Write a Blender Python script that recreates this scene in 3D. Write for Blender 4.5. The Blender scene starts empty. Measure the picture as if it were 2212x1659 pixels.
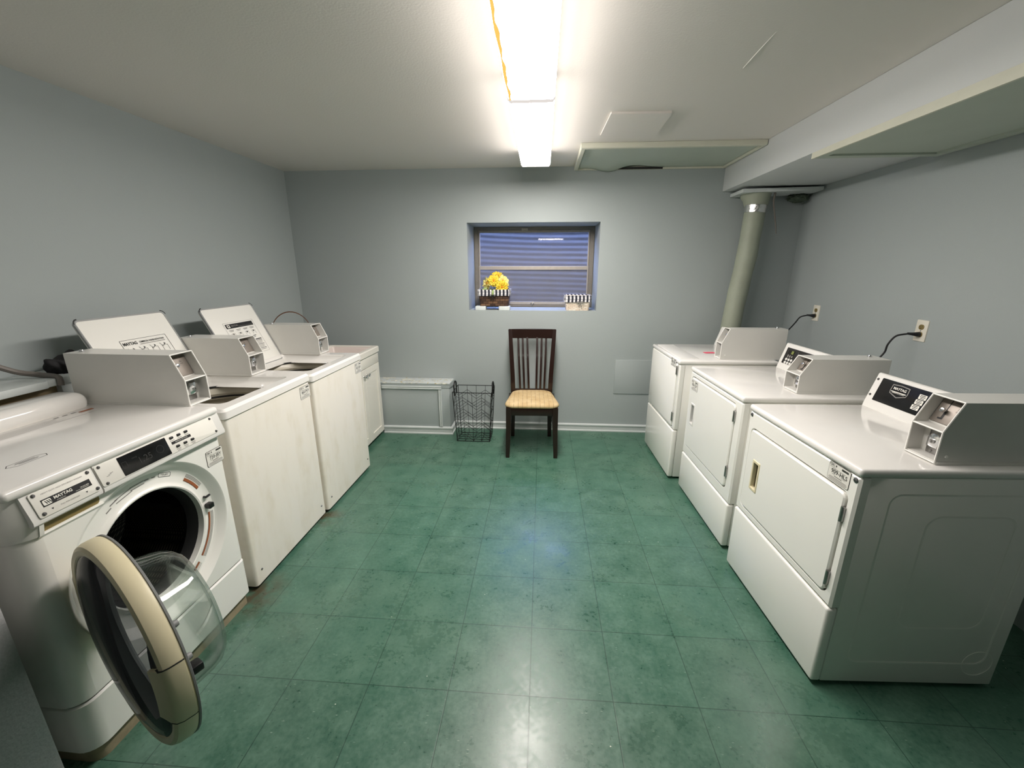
import bpy, bmesh, math, random
from mathutils import Vector, Matrix, Euler
random.seed(7)
S = bpy.context.scene
COL = S.collection
PI = math.pi
R = math.radians
sin, cos = math.sin, math.cos

# ------------------------------------------------------------------ helpers
def lin(c):
    c /= 255.0
    return c / 12.92 if c <= 0.04045 else ((c + 0.055) / 1.055) ** 2.4
def rgb(r, g, b):
    return (lin(r), lin(g), lin(b), 1.0)

def frame(o, ex, ey, ez):
    M = Matrix.Identity(4)
    for i in range(3):
        M[i][0] = ex[i]; M[i][1] = ey[i]; M[i][2] = ez[i]; M[i][3] = o[i]
    return M
def FR(x, y, z):            # plate on a front that faces local +x: right = +y, up = +z, out = +x
    return frame((x, y, z), (0, 1, 0), (0, 0, 1), (1, 0, 0))
def TOP(x, y, z):           # plate on a top, read from the front
    return frame((x, y, z), (0, 1, 0), (-1, 0, 0), (0, 0, 1))
def SL(x, y, z, ang):       # front plate leaning back by ang
    return frame((x, y, z), (0, 1, 0), (-sin(ang), 0, cos(ang)), (cos(ang), 0, sin(ang)))
def WALLY(x, y, z):         # plate on a wall that faces -y: right = +x, up = +z, out = -y
    return frame((x, y, z), (1, 0, 0), (0, 0, 1), (0, -1, 0))
def T(x, y, z):
    return Matrix.Translation((x, y, z))

def rrect(w, h, r, n=5, cx=0, cy=0):
    pts = []
    r = min(r, w / 2 - 1e-5, h / 2 - 1e-5)
    for (sx, sy, a0) in ((1, 1, 0), (-1, 1, 90), (-1, -1, 180), (1, -1, 270)):
        for k in range(n + 1):
            a = R(a0 + 90.0 * k / n)
            pts.append((cx + sx * (w / 2 - r) + r * cos(a), cy + sy * (h / 2 - r) + r * sin(a)))
    return pts
def circle(r, n=24, cx=0, cy=0):
    return [(cx + r * cos(2 * PI * k / n), cy + r * sin(2 * PI * k / n)) for k in range(n)]
def inset(poly, d):
    n = len(poly); out = []
    for i in range(n):
        p, c, q = Vector(poly[i - 1]), Vector(poly[i]), Vector(poly[(i + 1) % n])
        a = (c - p); b = (q - c)
        if a.length < 1e-9: a = b
        if b.length < 1e-9: b = a
        a.normalize(); b.normalize()
        n1 = Vector((-a.y, a.x)); n2 = Vector((-b.y, b.x))
        m = n1 + n2
        m = m / max(0.3, m.dot(n1)) if m.length > 1e-6 else n1
        out.append((c.x + m.x * d, c.y + m.y * d))
    return out

_text_cache = {}
def text_mesh(s, bold=0.0):
    k = (s, bold)
    if k in _text_cache: return _text_cache[k]
    cu = bpy.data.curves.new('lettering', 'FONT')
    cu.body = s; cu.size = 1.0; cu.align_x = 'CENTER'; cu.align_y = 'CENTER'; cu.offset = bold
    cu.resolution_u = 3
    ob = bpy.data.objects.new('lettering', cu); COL.objects.link(ob)
    dg = bpy.context.evaluated_depsgraph_get()
    me = bpy.data.meshes.new_from_object(ob.evaluated_get(dg))
    vs = [v.co.copy() for v in me.vertices]; fs = [tuple(p.vertices) for p in me.polygons]
    bpy.data.objects.remove(ob); bpy.data.meshes.remove(me); bpy.data.curves.remove(cu)
    _text_cache[k] = (vs, fs)
    return vs, fs

class MB:
    def __init__(s, M=None):
        s.v = []; s.f = []; s.m = []; s.M = M
    def raw(s, vs, fs, m=0, M=None):
        o = len(s.v)
        X = s.M @ M if (s.M and M) else (M or s.M)
        for v in vs:
            v = Vector(v); s.v.append(X @ v if X else v)
        for f in fs:
            s.f.append(tuple(i + o for i in f)); s.m.append(m)
        return s
    def box(s, x0, x1, y0, y1, z0, z1, b=0.0, m=0, seg=2, M=None):
        if x0 > x1: x0, x1 = x1, x0
        if y0 > y1: y0, y1 = y1, y0
        if z0 > z1: z0, z1 = z1, z0
        if b <= 0:
            vs = [(x, y, z) for x in (x0, x1) for y in (y0, y1) for z in (z0, z1)]
            return s.raw(vs, [(0, 1, 3, 2), (4, 6, 7, 5), (0, 4, 5, 1), (2, 3, 7, 6), (0, 2, 6, 4), (1, 5, 7, 3)], m, M)
        bm = bmesh.new(); bmesh.ops.create_cube(bm, size=1.0)
        for v in bm.verts:
            v.co = Vector((x0 + (v.co.x + .5) * (x1 - x0), y0 + (v.co.y + .5) * (y1 - y0), z0 + (v.co.z + .5) * (z1 - z0)))
        b = min(b, (x1 - x0) * .49, (y1 - y0) * .49, (z1 - z0) * .49)
        bmesh.ops.bevel(bm, geom=list(bm.edges), offset=b, segments=seg, affect='EDGES', profile=0.5)
        bm.verts.index_update()
        s.raw([v.co for v in bm.verts], [tuple(v.index for v in f.verts) for f in bm.faces], m, M)
        bm.free(); return s
    def rings(s, loops, m=0, M=None, c0=True, c1=True, closed=True):
        n = len(loops[0]); vs = [p for l in loops for p in l]; fs = []
        for i in range(len(loops) - 1):
            for k in range(n if closed else n - 1):
                a = i * n + k; b = i * n + (k + 1) % n
                fs.append((a, b, b + n, a + n))
        if c0: fs.append(tuple(reversed(range(n))))
        if c1: fs.append(tuple(range((len(loops) - 1) * n, len(loops) * n)))
        return s.raw(vs, fs, m, M)
    def plate(s, poly, z0, z1, b=0.0, m=0, M=None):
        L = [[(x, y, z0) for x, y in poly]]
        if b > 0:
            L.append([(x, y, z1 - b) for x, y in poly])
            L.append([(x, y, z1 - b * .3) for x, y in inset(poly, b * .3)])
            L.append([(x, y, z1) for x, y in inset(poly, b)])
        else:
            L.append([(x, y, z1) for x, y in poly])
        return s.rings(L, m, M)
    def holed(s, outer, inner, z0, z1, m=0, M=None, b=0.0, bi=0.0):
        L = [[(x, y, z0) for x, y in inner], [(x, y, z0) for x, y in outer]]
        if b > 0:
            L += [[(x, y, z1 - b) for x, y in outer], [(x, y, z1) for x, y in inset(outer, b)]]
        else:
            L += [[(x, y, z1) for x, y in outer]]
        if bi > 0:
            L += [[(x, y, z1) for x, y in inset(inner, -bi)], [(x, y, z1 - bi) for x, y in inner]]
        else:
            L += [[(x, y, z1) for x, y in inner]]
        L.append(L[0])
        return s.rings(L, m, M, False, False)
    def prism(s, prof, y0, y1, m=0, M=None):   # profile in x,z swept along y
        return s.rings([[(x, y0, z) for x, z in prof], [(x, y1, z) for x, z in prof]], m, M)
    def tube(s, pts, r, n=8, m=0, M=None, closed=False):
        P = [Vector(p) for p in pts]; N = len(P); loops = []
        rr = r if isinstance(r, (list, tuple)) else [r] * N
        up = None
        for i in range(N):
            if closed: t = P[(i + 1) % N] - P[i - 1]
            else: t = P[min(i + 1, N - 1)] - P[max(i - 1, 0)]
            t.normalize()
            if up is None:
                up = Vector((0, 0, 1)) if abs(t.z) < .9 else Vector((1, 0, 0))
            a = t.cross(up); 
            if a.length < 1e-6: a = t.orthogonal()
            a.normalize(); up = a.cross(t); up.normalize()
            loops.append([P[i] + (a * cos(2 * PI * k / n) + up * sin(2 * PI * k / n)) * rr[i] for k in range(n)])
        if closed:
            loops.append(loops[0]); return s.rings(loops, m, M, False, False)
        return s.rings(loops, m, M)
    def lathe(s, prof, n=32, m=0, M=None, closed=False):
        vs = []; fs = []; idx = []
        for (r, z) in prof:
            if r < 1e-6:
                idx.append([len(vs)]); vs.append((0, 0, z))
            else:
                idx.append(list(range(len(vs), len(vs) + n)))
                vs += [(r * cos(2 * PI * k / n), r * sin(2 * PI * k / n), z) for k in range(n)]
        pairs = list(zip(idx[:-1], idx[1:]))
        if closed: pairs.append((idx[-1], idx[0]))
        for A, B in pairs:
            for k in range(n):
                k2 = (k + 1) % n
                if len(A) == 1 and len(B) == 1: continue
                if len(A) == 1: fs.append((A[0], B[k], B[k2]) if False else (A[0], B[k2], B[k]))
                elif len(B) == 1: fs.append((A[k], A[k2], B[0]))
                else: fs.append((A[k], A[k2], B[k2], B[k]))
        return s.raw(vs, fs, m, M)
    def text(s, t, size, M, m=0, bold=0.0, sx=1.0):
        vs, fs = text_mesh(t, bold)
        return s.raw(vs, fs, m, M @ Matrix.Diagonal((size * sx, size, 1, 1)))
    def bar(s, cx, cy, w, h, z, M, m=0):
        return s.raw([(cx - w / 2, cy - h / 2, z), (cx + w / 2, cy - h / 2, z), (cx + w / 2, cy + h / 2, z), (cx - w / 2, cy + h / 2, z)], [(0, 1, 2, 3)], m, M)
    def build(s, name, mats, parent=None, ang=38, loc=None, flat=False, fix=True):
        me = bpy.data.meshes.new(name)
        L = Vector(loc) if loc else Vector((0, 0, 0))
        me.from_pydata([tuple(v - L) for v in s.v], [], s.f)
        if not isinstance(mats, (list, tuple)): mats = [mats]
        for mt in mats: me.materials.append(mt)
        me.polygons.foreach_set('material_index', s.m)
        if fix:
            bm = bmesh.new(); bm.from_mesh(me)
            bmesh.ops.recalc_face_normals(bm, faces=list(bm.faces))
            bm.to_mesh(me); bm.free()
        if not flat:
            me.polygons.foreach_set('use_smooth', [True] * len(me.polygons))
            me.set_sharp_from_angle(angle=R(ang))
        me.update()
        o = bpy.data.objects.new(name, me); COL.objects.link(o)
        if parent: o.parent = parent
        if loc: o.location = loc
        return o

def tag(o, label, cat, group=None):
    o['label'] = label; o['category'] = cat
    if group: o['group'] = group
    return o
def thing(name, label, cat, loc=(0, 0, 0), rz=0.0, group=None):
    o = bpy.data.objects.new(name, None); COL.objects.link(o)
    o.empty_display_size = .1
    o.location = loc; o.rotation_euler = (0, 0, rz)
    return tag(o, label, cat, group)
def struct(o):
    o['kind'] = 'structure'; return o
def lab(o, t):
    o['label'] = t; return o

# ------------------------------------------------------------------ materials
def mat(name, color, rough=.5, metal=0.0, var=0.0, vscale=8.0, bump=0.0, bscale=200.0, coat=0.0, spec=.5):
    m = bpy.data.materials.new(name); m.use_nodes = True
    nt = m.node_tree; b = nt.nodes['Principled BSDF']
    b.inputs['Base Color'].default_value = color
    b.inputs['Roughness'].default_value = rough
    b.inputs['Metallic'].default_value = metal
    b.inputs['Specular IOR Level'].default_value = spec
    if coat: b.inputs['Coat Weight'].default_value = coat; b.inputs['Coat Roughness'].default_value = .08
    if var > 0 or bump > 0:
        tc = nt.nodes.new('ShaderNodeTexCoord')
    if var > 0:
        n = nt.nodes.new('ShaderNodeTexNoise'); n.inputs['Scale'].default_value = vscale; n.inputs['Detail'].default_value = 5
        nt.links.new(tc.outputs['Object'], n.inputs['Vector'])
        mx = nt.nodes.new('ShaderNodeMix'); mx.data_type = 'RGBA'
        mx.inputs['A'].default_value = tuple(c * (1 - var) for c in color[:3]) + (1,)
        mx.inputs['B'].default_value = tuple(min(1, c * (1 + var)) for c in color[:3]) + (1,)
        nt.links.new(n.outputs['Fac'], mx.inputs['Factor']); nt.links.new(mx.outputs['Result'], b.inputs['Base Color'])
    if bump > 0:
        n2 = nt.nodes.new('ShaderNodeTexNoise'); n2.inputs['Scale'].default_value = bscale; n2.inputs['Detail'].default_value = 3
        nt.links.new(tc.outputs['Object'], n2.inputs['Vector'])
        bp = nt.nodes.new('ShaderNodeBump'); bp.inputs['Strength'].default_value = bump; bp.inputs['Distance'].default_value = .002
        nt.links.new(n2.outputs['Fac'], bp.inputs['Height']); nt.links.new(bp.outputs['Normal'], b.inputs['Normal'])
    return m

class NG:   # small node-graph helper
    def __init__(s, m):
        s.nt = m.node_tree; s.b = s.nt.nodes['Principled BSDF']
    def n(s, t, **kw):
        x = s.nt.nodes.new(t)
        for k, v in kw.items(): setattr(x, k, v)
        return x
    def l(s, a, b): s.nt.links.new(a, b)
    def val(s, sock, v):
        if hasattr(v, 'is_linked') or hasattr(v, 'links'): s.l(v, sock)
        else: sock.default_value = v
    def math(s, op, a, b=None, clamp=False):
        x = s.n('ShaderNodeMath', operation=op); x.use_clamp = clamp
        s.val(x.inputs[0], a)
        if b is not None: s.val(x.inputs[1], b)
        return x.outputs[0]
    def mix(s, f, a, b):
        x = s.n('ShaderNodeMix', data_type='RGBA')
        s.val(x.inputs['Factor'], f); s.val(x.inputs['A'], a); s.val(x.inputs['B'], b)
        return x.outputs['Result']
    def noise(s, vec, scale, detail=4, rough=.55):
        x = s.n('ShaderNodeTexNoise'); x.inputs['Scale'].default_value = scale; x.inputs['Detail'].default_value = detail
        x.inputs['Roughness'].default_value = rough
        s.l(vec, x.inputs['Vector']); return x.outputs['Fac']
    def ramp(s, f, lo, hi, a=0.0, b=1.0):
        x = s.n('ShaderNodeMapRange'); x.clamp = True
        s.val(x.inputs['Value'], f)
        x.inputs['From Min'].default_value = lo; x.inputs['From Max'].default_value = hi
        x.inputs['To Min'].default_value = a; x.inputs['To Max'].default_value = b
        return x.outputs['Result']
    def coords(s, kind='Object', scale=None, rot=None):
        t = s.n('ShaderNodeTexCoord').outputs[kind]
        if scale or rot:
            mp = s.n('ShaderNodeMapping')
            if scale: mp.inputs['Scale'].default_value = scale
            if rot: mp.inputs['Rotation'].default_value = rot
            s.l(t, mp.inputs['Vector']); return mp.outputs['Vector']
        return t

M = {}
M['wall'] = mat('wall_paint', rgb(163, 171, 171), .62, var=.03, vscale=2.0, bump=.25, bscale=140)
M['passage'] = mat('passage_paint', rgb(120, 122, 124), .7)
M['jamb'] = mat('jamb_paint', rgb(178, 178, 178), .7, var=.22, vscale=160, bump=.8, bscale=120)
M['ceil'] = mat('ceiling_paint', rgb(222, 217, 211), .8, var=.02, vscale=1.5, bump=.3, bscale=110)
M['soffit'] = mat('soffit_paint', rgb(206, 209, 209), .7, var=.02, vscale=2, bump=.25, bscale=120)
M['trim'] = mat('trim_paint', rgb(198, 204, 203), .45, var=.06, vscale=14, bump=.2, bscale=40)
M['white'] = mat('white_enamel', rgb(240, 239, 233), .22, var=.015, vscale=6, coat=.3)
M['white_top'] = mat('white_enamel_top', rgb(236, 234, 230), .13, var=.03, vscale=9, coat=.4)
M['white2'] = mat('white_plastic', rgb(224, 223, 219), .38)
M['paper'] = mat('sticker_white', rgb(228, 226, 218), .5)
M['grey_side'] = mat('grey_white_enamel', rgb(206, 207, 203), .42, var=.05, vscale=5)
M['boxgrey'] = mat('coin_box_enamel', rgb(214, 213, 208), .26, var=.03, vscale=12, bump=.05, bscale=300)
M['boxedge'] = mat('coin_box_edge_paint', rgb(232, 231, 226), .4)
M['black'] = mat('black_print', rgb(24, 24, 25), .5)
M['grey_print'] = mat('grey_print', rgb(128, 126, 122), .6)
M['panel_black'] = mat('black_gloss_panel', rgb(16, 16, 18), .22)
M['screen'] = mat('dark_display', rgb(6, 6, 7), .18)
M['segments'] = mat('display_segments', rgb(40, 40, 39), .4)
M['lcd'] = mat('green_lcd', rgb(120, 130, 70), .3)
M['groove'] = mat('dark_seam', rgb(38, 37, 35), .8)
M['chrome'] = mat('chrome', (.75, .75, .76, 1), .14, 1.0)
M['steel'] = mat('brushed_steel', (.42, .41, .4, 1), .33, 1.0, var=.12, vscale=60)
M['coinplate'] = mat('worn_metal_plate', rgb(142, 134, 126), .45, .35, var=.18, vscale=30)
M['screw'] = mat('screw_metal', (.20, .20, .20, 1), .35, .9)
M['cream'] = mat('aged_cream_plastic', rgb(222, 212, 178), .42, var=.04, vscale=10)
M['yellowed'] = mat('shaded_yellowed_plastic', rgb(128, 112, 66), .5, var=.1, vscale=14)  # yellowed plastic, darkened to paint in the washer drawer recess's shade
M['innerring'] = mat('dark_inner_ring', rgb(58, 58, 60), .5)
M['rubber'] = mat('dark_rubber', rgb(20, 20, 21), .55)
M['black_pl'] = mat('black_plastic', rgb(15, 15, 16), .4)
M['orange'] = mat('warning_orange', rgb(150, 86, 50), .55)
M['rim'] = mat('lid_rim_grey', rgb(158, 160, 160), .4)
M['greygap'] = mat('gasket_grey', rgb(122, 124, 124), .5)
M['rust'] = mat('rusty_base', rgb(150, 138, 112), .85, var=.35, vscale=30)
M['beige'] = mat('raw_beige_board', rgb(150, 134, 104), .8, var=.12, vscale=10)
M['tubin'] = mat('tub_enamel', rgb(196, 190, 174), .3, var=.1, vscale=10)
M['sink'] = mat('white_laminate', rgb(228, 225, 216), .35, var=.01)
M['sinkin'] = mat('sink_basin', rgb(224, 212, 206), .3)
M['chair'] = mat('dark_cherry_wood', rgb(36, 20, 16), .28, var=.3, vscale=26, coat=.25)
M['wire'] = mat('black_wire', rgb(20, 20, 21), .45, .3)
M['duct'] = mat('green_duct_paint', rgb(150, 156, 140), .55, var=.16, vscale=7, bump=.9, bscale=9)
M['foil'] = mat('foil_tape', (.8, .8, .78, 1), .2, 1.0, bump=1.0, bscale=60)
M['foam'] = mat('green_foam', rgb(74, 86, 72), .9, var=.2, vscale=30, bump=1.0, bscale=60)
M['hatch'] = mat('green_grey_hatch', rgb(180, 189, 177), .7, var=.05, vscale=7, bump=.2, bscale=90)
M['hatchtrim'] = mat('hatch_trim_paint', rgb(208, 208, 192), .55, var=.05, vscale=20)
M['alu'] = mat('old_aluminium', rgb(186, 178, 166), .45, .55, var=.15, vscale=30)
M['alu_d'] = mat('dark_aluminium', rgb(138, 132, 122), .5, .5, var=.15, vscale=30)
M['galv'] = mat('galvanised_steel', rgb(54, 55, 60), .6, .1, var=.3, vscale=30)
M['gravel'] = mat('window_well_gravel', rgb(110, 105, 98), .9, var=.3, vscale=50)
M['ivory'] = mat('ivory_plate', rgb(226, 222, 208), .4)
M['pink'] = mat('pink_card', rgb(236, 84, 112), .6)
M['brownhandle'] = mat('brown_bentwood', rgb(98, 62, 36), .5, var=.25, vscale=40)
M['petal'] = mat('yellow_petal', rgb(240, 208, 60), .6, var=.12, vscale=60)
M['petal2'] = mat('pale_yellow_petal', rgb(240, 226, 140), .6, var=.10, vscale=60)
M['pistil'] = mat('orange_flower_centre', rgb(206, 132, 20), .8, var=.3, vscale=200)
M['leaf'] = mat('grey_green_leaf', rgb(150, 172, 110), .6, var=.1, vscale=60)
M['cord'] = mat('black_cord', rgb(26, 27, 30), .45)
M['gcord'] = mat('grey_cord', rgb(110, 104, 98), .5)
M['cloth'] = mat('black_cloth', rgb(10, 10, 13), .8, bump=.6, bscale=90)
M['block'] = mat('painted_block', rgb(214, 220, 218), .5, var=.06, vscale=40)
M['housing'] = mat('light_housing', rgb(232, 230, 224), .5)

# aged cream washer front with vertical dirty runs
m = mat('aged_washer_front', rgb(222, 217, 202), .34); M['oldfront'] = m
g = NG(m); c = g.coords('Object', (1, 5, 1.6)); n1 = g.noise(c, 1.6, 5); n2 = g.noise(g.coords(), 9, 5)
f = g.ramp(n1, .50, .85); f2 = g.ramp(n2, .45, .8)
f = g.math('MULTIPLY', f, g.math('ADD', f2, .35))
g.l(g.mix(f, rgb(238, 233, 223), rgb(214, 204, 180)), g.b.inputs['Base Color'])

m = mat('chipped_paint', rgb(206, 210, 206), .6); M['chipped'] = m
g = NG(m); oc = g.coords()
c1 = g.ramp(g.noise(oc, 9, 6, .7), .52, .56); c2 = g.ramp(g.noise(oc, 24, 5, .7), .58, .62)
g.l(g.mix(c2, g.mix(c1, rgb(196, 203, 203), rgb(226, 226, 214)), rgb(186, 170, 112)), g.b.inputs['Base Color'])
bp = g.n('ShaderNodeBump'); bp.inputs['Distance'].default_value = .004; g.l(c1, bp.inputs['Height']); g.l(bp.outputs['Normal'], g.b.inputs['Normal'])
# floor: 12 inch green vinyl tiles on the world grid
m = mat('green_vinyl_tile', rgb(60, 105, 88), .36); M['floor'] = m
g = NG(m); oc = g.coords('Object')
sx = g.n('ShaderNodeSeparateXYZ'); g.l(oc, sx.inputs[0])
TS = .3048
def cell(sock):
    fr = g.math('FRACT', g.math('ADD', g.math('DIVIDE', sock, TS), 100.0))
    d = g.math('ABSOLUTE', g.math('SUBTRACT', fr, .5))
    return g.math('SUBTRACT', .5, d)
e = g.math('MINIMUM', cell(sx.outputs[0]), cell(sx.outputs[1]))
seam = g.ramp(e, .0026, .0068, 1, 0)
fx = g.math('FLOOR', g.math('DIVIDE', sx.outputs[0], TS)); fy = g.math('FLOOR', g.math('DIVIDE', sx.outputs[1], TS))
cb = g.n('ShaderNodeCombineXYZ'); g.l(fx, cb.inputs[0]); g.l(fy, cb.inputs[1])
wn = g.n('ShaderNodeTexWhiteNoise', noise_dimensions='3D'); g.l(cb.outputs[0], wn.inputs['Vector'])
mott = g.math('ADD', g.math('MULTIPLY', g.noise(oc, 9.0, 6, .58), .6), g.math('MULTIPLY', g.noise(oc, 60.0, 3, .55), .4))
base = g.mix(g.ramp(mott, .28, .74), rgb(36, 78, 62), rgb(94, 128, 110))
base = g.mix(g.math('MULTIPLY', wn.outputs['Value'], .22), base, rgb(66, 118, 98))
wear = g.ramp(g.noise(oc, 1.7, 6, .6), .50, .72)
base = g.mix(g.math('MULTIPLY', wear, .22), base, rgb(118, 142, 122))
# flecks: stretched voronoi dashes, light and dark
def fleck(scale, rot, lo, hi):
    v = g.n('ShaderNodeTexVoronoi'); v.inputs['Scale'].default_value = 1.0; v.inputs['Randomness'].default_value = 1.0
    g.l(g.coords('Object', scale, (0, 0, rot)), v.inputs['Vector'])
    return g.ramp(v.outputs['Distance'], lo, hi, 1, 0)
fd = g.math('MULTIPLY', g.math('ADD', fleck((90, 26, 1), .5, .06, .20), fleck((30, 74, 1), .2, .06, .19), True), g.ramp(g.noise(oc, 31, 2), .25, .62))
base = g.mix(g.math('MULTIPLY', fd, .5), base, rgb(22, 52, 44))
fl = g.math('MULTIPLY', fleck((24, 66, 1), -.4, .03, .14), g.ramp(g.noise(oc, 13, 3), .40, .66))
base = g.mix(g.math('MULTIPLY', fl, .45), base, rgb(176, 196, 178))
sp = g.math('MULTIPLY', fleck((15, 17, 1), .1, .02, .045), g.ramp(g.noise(oc, 5, 2), .52, .58))
base = g.mix(sp, base, rgb(206, 212, 196))
scr = g.math('MULTIPLY', g.math('MULTIPLY', fleck((2.2, 70, 1), .25, .03, .05), g.ramp(g.noise(oc, 3.3, 3), .54, .6)), .5)
base = g.mix(scr, base, rgb(170, 184, 168))
# rusty dirt by the washer feet
dist = g.n('ShaderNodeVectorMath', operation='DISTANCE'); g.l(oc, dist.inputs[0]); dist.inputs[1].default_value = (-1.36, .40, 0)
dist2 = g.n('ShaderNodeVectorMath', operation='DISTANCE'); g.l(oc, dist2.inputs[0]); dist2.inputs[1].default_value = (-1.33, 1.06, 0)
stain = g.math('MAXIMUM', g.ramp(dist.outputs['Value'], .03, .19, 1, 0), g.ramp(dist2.outputs['Value'], .02, .13, 1, 0))
stain = g.math('MULTIPLY', stain, g.ramp(g.noise(oc, 16, 6), .36, .56))
base = g.mix(g.math('MULTIPLY', stain, .8), base, rgb(82, 62, 42))
base = g.mix(g.math('MULTIPLY', seam, .72), base, rgb(22, 52, 42))
g.l(base, g.b.inputs['Base Color'])
g.l(g.ramp(g.math('ADD', mott, g.math('MULTIPLY', wear, -.25)), .32, .68, .25, .42), g.b.inputs['Roughness'])
bp = g.n('ShaderNodeBump'); bp.inputs['Strength'].default_value = .25; bp.inputs['Distance'].default_value = .003
g.l(g.math('ADD', g.math('MULTIPLY', g.noise(oc, 5, 3), 1.2), g.math('MULTIPLY', seam, -.12)), bp.inputs['Height']); g.l(bp.outputs['Normal'], g.b.inputs['Normal'])

# light lens: two bright tubes behind a diffuser (this lamp is what lights the room)
def lens_mat(name, strength):
    m = bpy.data.materials.new(name); m.use_nodes = True; nt = m.node_tree; nt.nodes.clear()
    o = nt.nodes.new('ShaderNodeOutputMaterial'); e = nt.nodes.new('ShaderNodeEmission')
    e.inputs['Color'].default_value = (1.0, .93, .875, 1); e.inputs['Strength'].default_value = strength
    nt.links.new(e.outputs[0], o.inputs[0]); return m
LIGHT = 36.0
M['lens'] = lens_mat('lit_lens', LIGHT)
M['lens_side'] = lens_mat('lit_lens_side', 9.0); M['lens_top'] = lens_mat('lit_lens_upper_edge', 1.6); M['lens_end'] = lens_mat('lit_lens_end', .55); M['yellowdirt'] = lens_mat('lit_yellowed_lens_edge', .85); M['yellowdirt'].node_tree.nodes['Emission'].inputs[0].default_value = (.95, .52, .12, 1)
M['tube'] = lens_mat('lit_far_tube', 16.0)

# smoked door window and clear glass bowl
def smoked(name, tint, gl, rough=.03):
    m = bpy.data.materials.new(name); m.use_nodes = True; nt = m.node_tree; nt.nodes.clear()
    o = nt.nodes.new('ShaderNodeOutputMaterial'); t = nt.nodes.new('ShaderNodeBsdfTransparent'); t.inputs[0].default_value = tint
    gs = nt.nodes.new('ShaderNodeBsdfGlossy'); gs.inputs['Roughness'].default_value = rough
    lw = nt.nodes.new('ShaderNodeLayerWeight'); lw.inputs['Blend'].default_value = .5
    pw = nt.nodes.new('ShaderNodeMath'); pw.operation = 'POWER'; pw.inputs[1].default_value = 4.0; nt.links.new(lw.outputs['Facing'], pw.inputs[0])
    ma = nt.nodes.new('ShaderNodeMath'); ma.operation = 'MULTIPLY_ADD'; ma.inputs[1].default_value = gl; ma.inputs[2].default_value = .045; nt.links.new(pw.outputs[0], ma.inputs[0])
    mx = nt.nodes.new('ShaderNodeMixShader'); nt.links.new(ma.outputs[0], mx.inputs[0])
    nt.links.new(t.outputs[0], mx.inputs[1]); nt.links.new(gs.outputs[0], mx.inputs[2]); nt.links.new(mx.outputs[0], o.inputs[0])
    return m
M['smoked'] = m = smoked('smoked_window', (.50, .50, .53, 1), .5)
nt = m.node_tree; out = [n for n in nt.nodes if n.type == 'OUTPUT_MATERIAL'][0]; mx0 = out.inputs[0].links[0].from_socket
d = nt.nodes.new('ShaderNodeBsdfDiffuse'); d.inputs[0].default_value = rgb(96, 96, 100)
mm = nt.nodes.new('ShaderNodeMixShader'); mm.inputs[0].default_value = .42; nt.links.new(mx0, mm.inputs[1]); nt.links.new(d.outputs[0], mm.inputs[2]); nt.links.new(mm.outputs[0], out.inputs[0])
M['glass'] = m = smoked('clear_glass_bowl', (.95, .975, .96, 1), .75, .015)
nt = m.node_tree; lw = [n for n in nt.nodes if n.type == 'LAYER_WEIGHT'][0]; tr = [n for n in nt.nodes if n.type == 'BSDF_TRANSPARENT'][0]
pw = nt.nodes.new('ShaderNodeMath'); pw.operation = 'POWER'; pw.inputs[1].default_value = 2.5; nt.links.new(lw.outputs['Facing'], pw.inputs[0])
mc = nt.nodes.new('ShaderNodeMix'); mc.data_type = 'RGBA'; mc.inputs['A'].default_value = (.96, .98, .97, 1); mc.inputs['B'].default_value = (.50, .58, .54, 1)
nt.links.new(pw.outputs[0], mc.inputs['Factor']); nt.links.new(mc.outputs['Result'], tr.inputs[0])
# dusty window pane
m = smoked('dusty_pane', (.92, .94, 1, 1), .6, .02); M['pane'] = m
nt = m.node_tree; out = [n for n in nt.nodes if n.type == 'OUTPUT_MATERIAL'][0]; mx0 = out.inputs[0].links[0].from_socket
d = nt.nodes.new('ShaderNodeBsdfDiffuse'); d.inputs[0].default_value = rgb(196, 194, 200)
tc = nt.nodes.new('ShaderNodeTexCoord'); no = nt.nodes.new('ShaderNodeTexNoise'); no.inputs['Scale'].default_value = 230; no.inputs['Detail'].default_value = 6
nt.links.new(tc.outputs['Object'], no.inputs['Vector'])
mr = nt.nodes.new('ShaderNodeMapRange'); mr.inputs['From Min'].default_value = .42; mr.inputs['From Max'].default_value = .72; mr.inputs['To Min'].default_value = .14; mr.inputs['To Max'].default_value = .36
nt.links.new(no.outputs['Fac'], mr.inputs['Value'])
mm = nt.nodes.new('ShaderNodeMixShader'); nt.links.new(mr.outputs[0], mm.inputs[0]); nt.links.new(mx0, mm.inputs[1]); nt.links.new(d.outputs[0], mm.inputs[2]); nt.links.new(mm.outputs[0], out.inputs[0])

# perforated drum: pale dots on dark steel (cylindrical pattern round the drum axis = object X)
m = mat('perforated_drum', rgb(34, 33, 32), .42, .5); M['drum'] = m
g = NG(m); oc = g.coords(); sx = g.n('ShaderNodeSeparateXYZ'); g.l(oc, sx.inputs[0])
an = g.math('ARCTAN2', g.math('SUBTRACT', sx.outputs[1], .36), g.math('SUBTRACT', sx.outputs[2], .552))
s1 = g.math('SINE', g.math('MULTIPLY', an, 130.0)); s2 = g.math('SINE', g.math('MULTIPLY', sx.outputs[0], 540.0))
dots = g.ramp(g.math('MULTIPLY', s1, s2), .35, .6)
g.l(g.mix(dots, rgb(34, 33, 32), rgb(130, 122, 110)), g.b.inputs['Base Color'])

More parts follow.
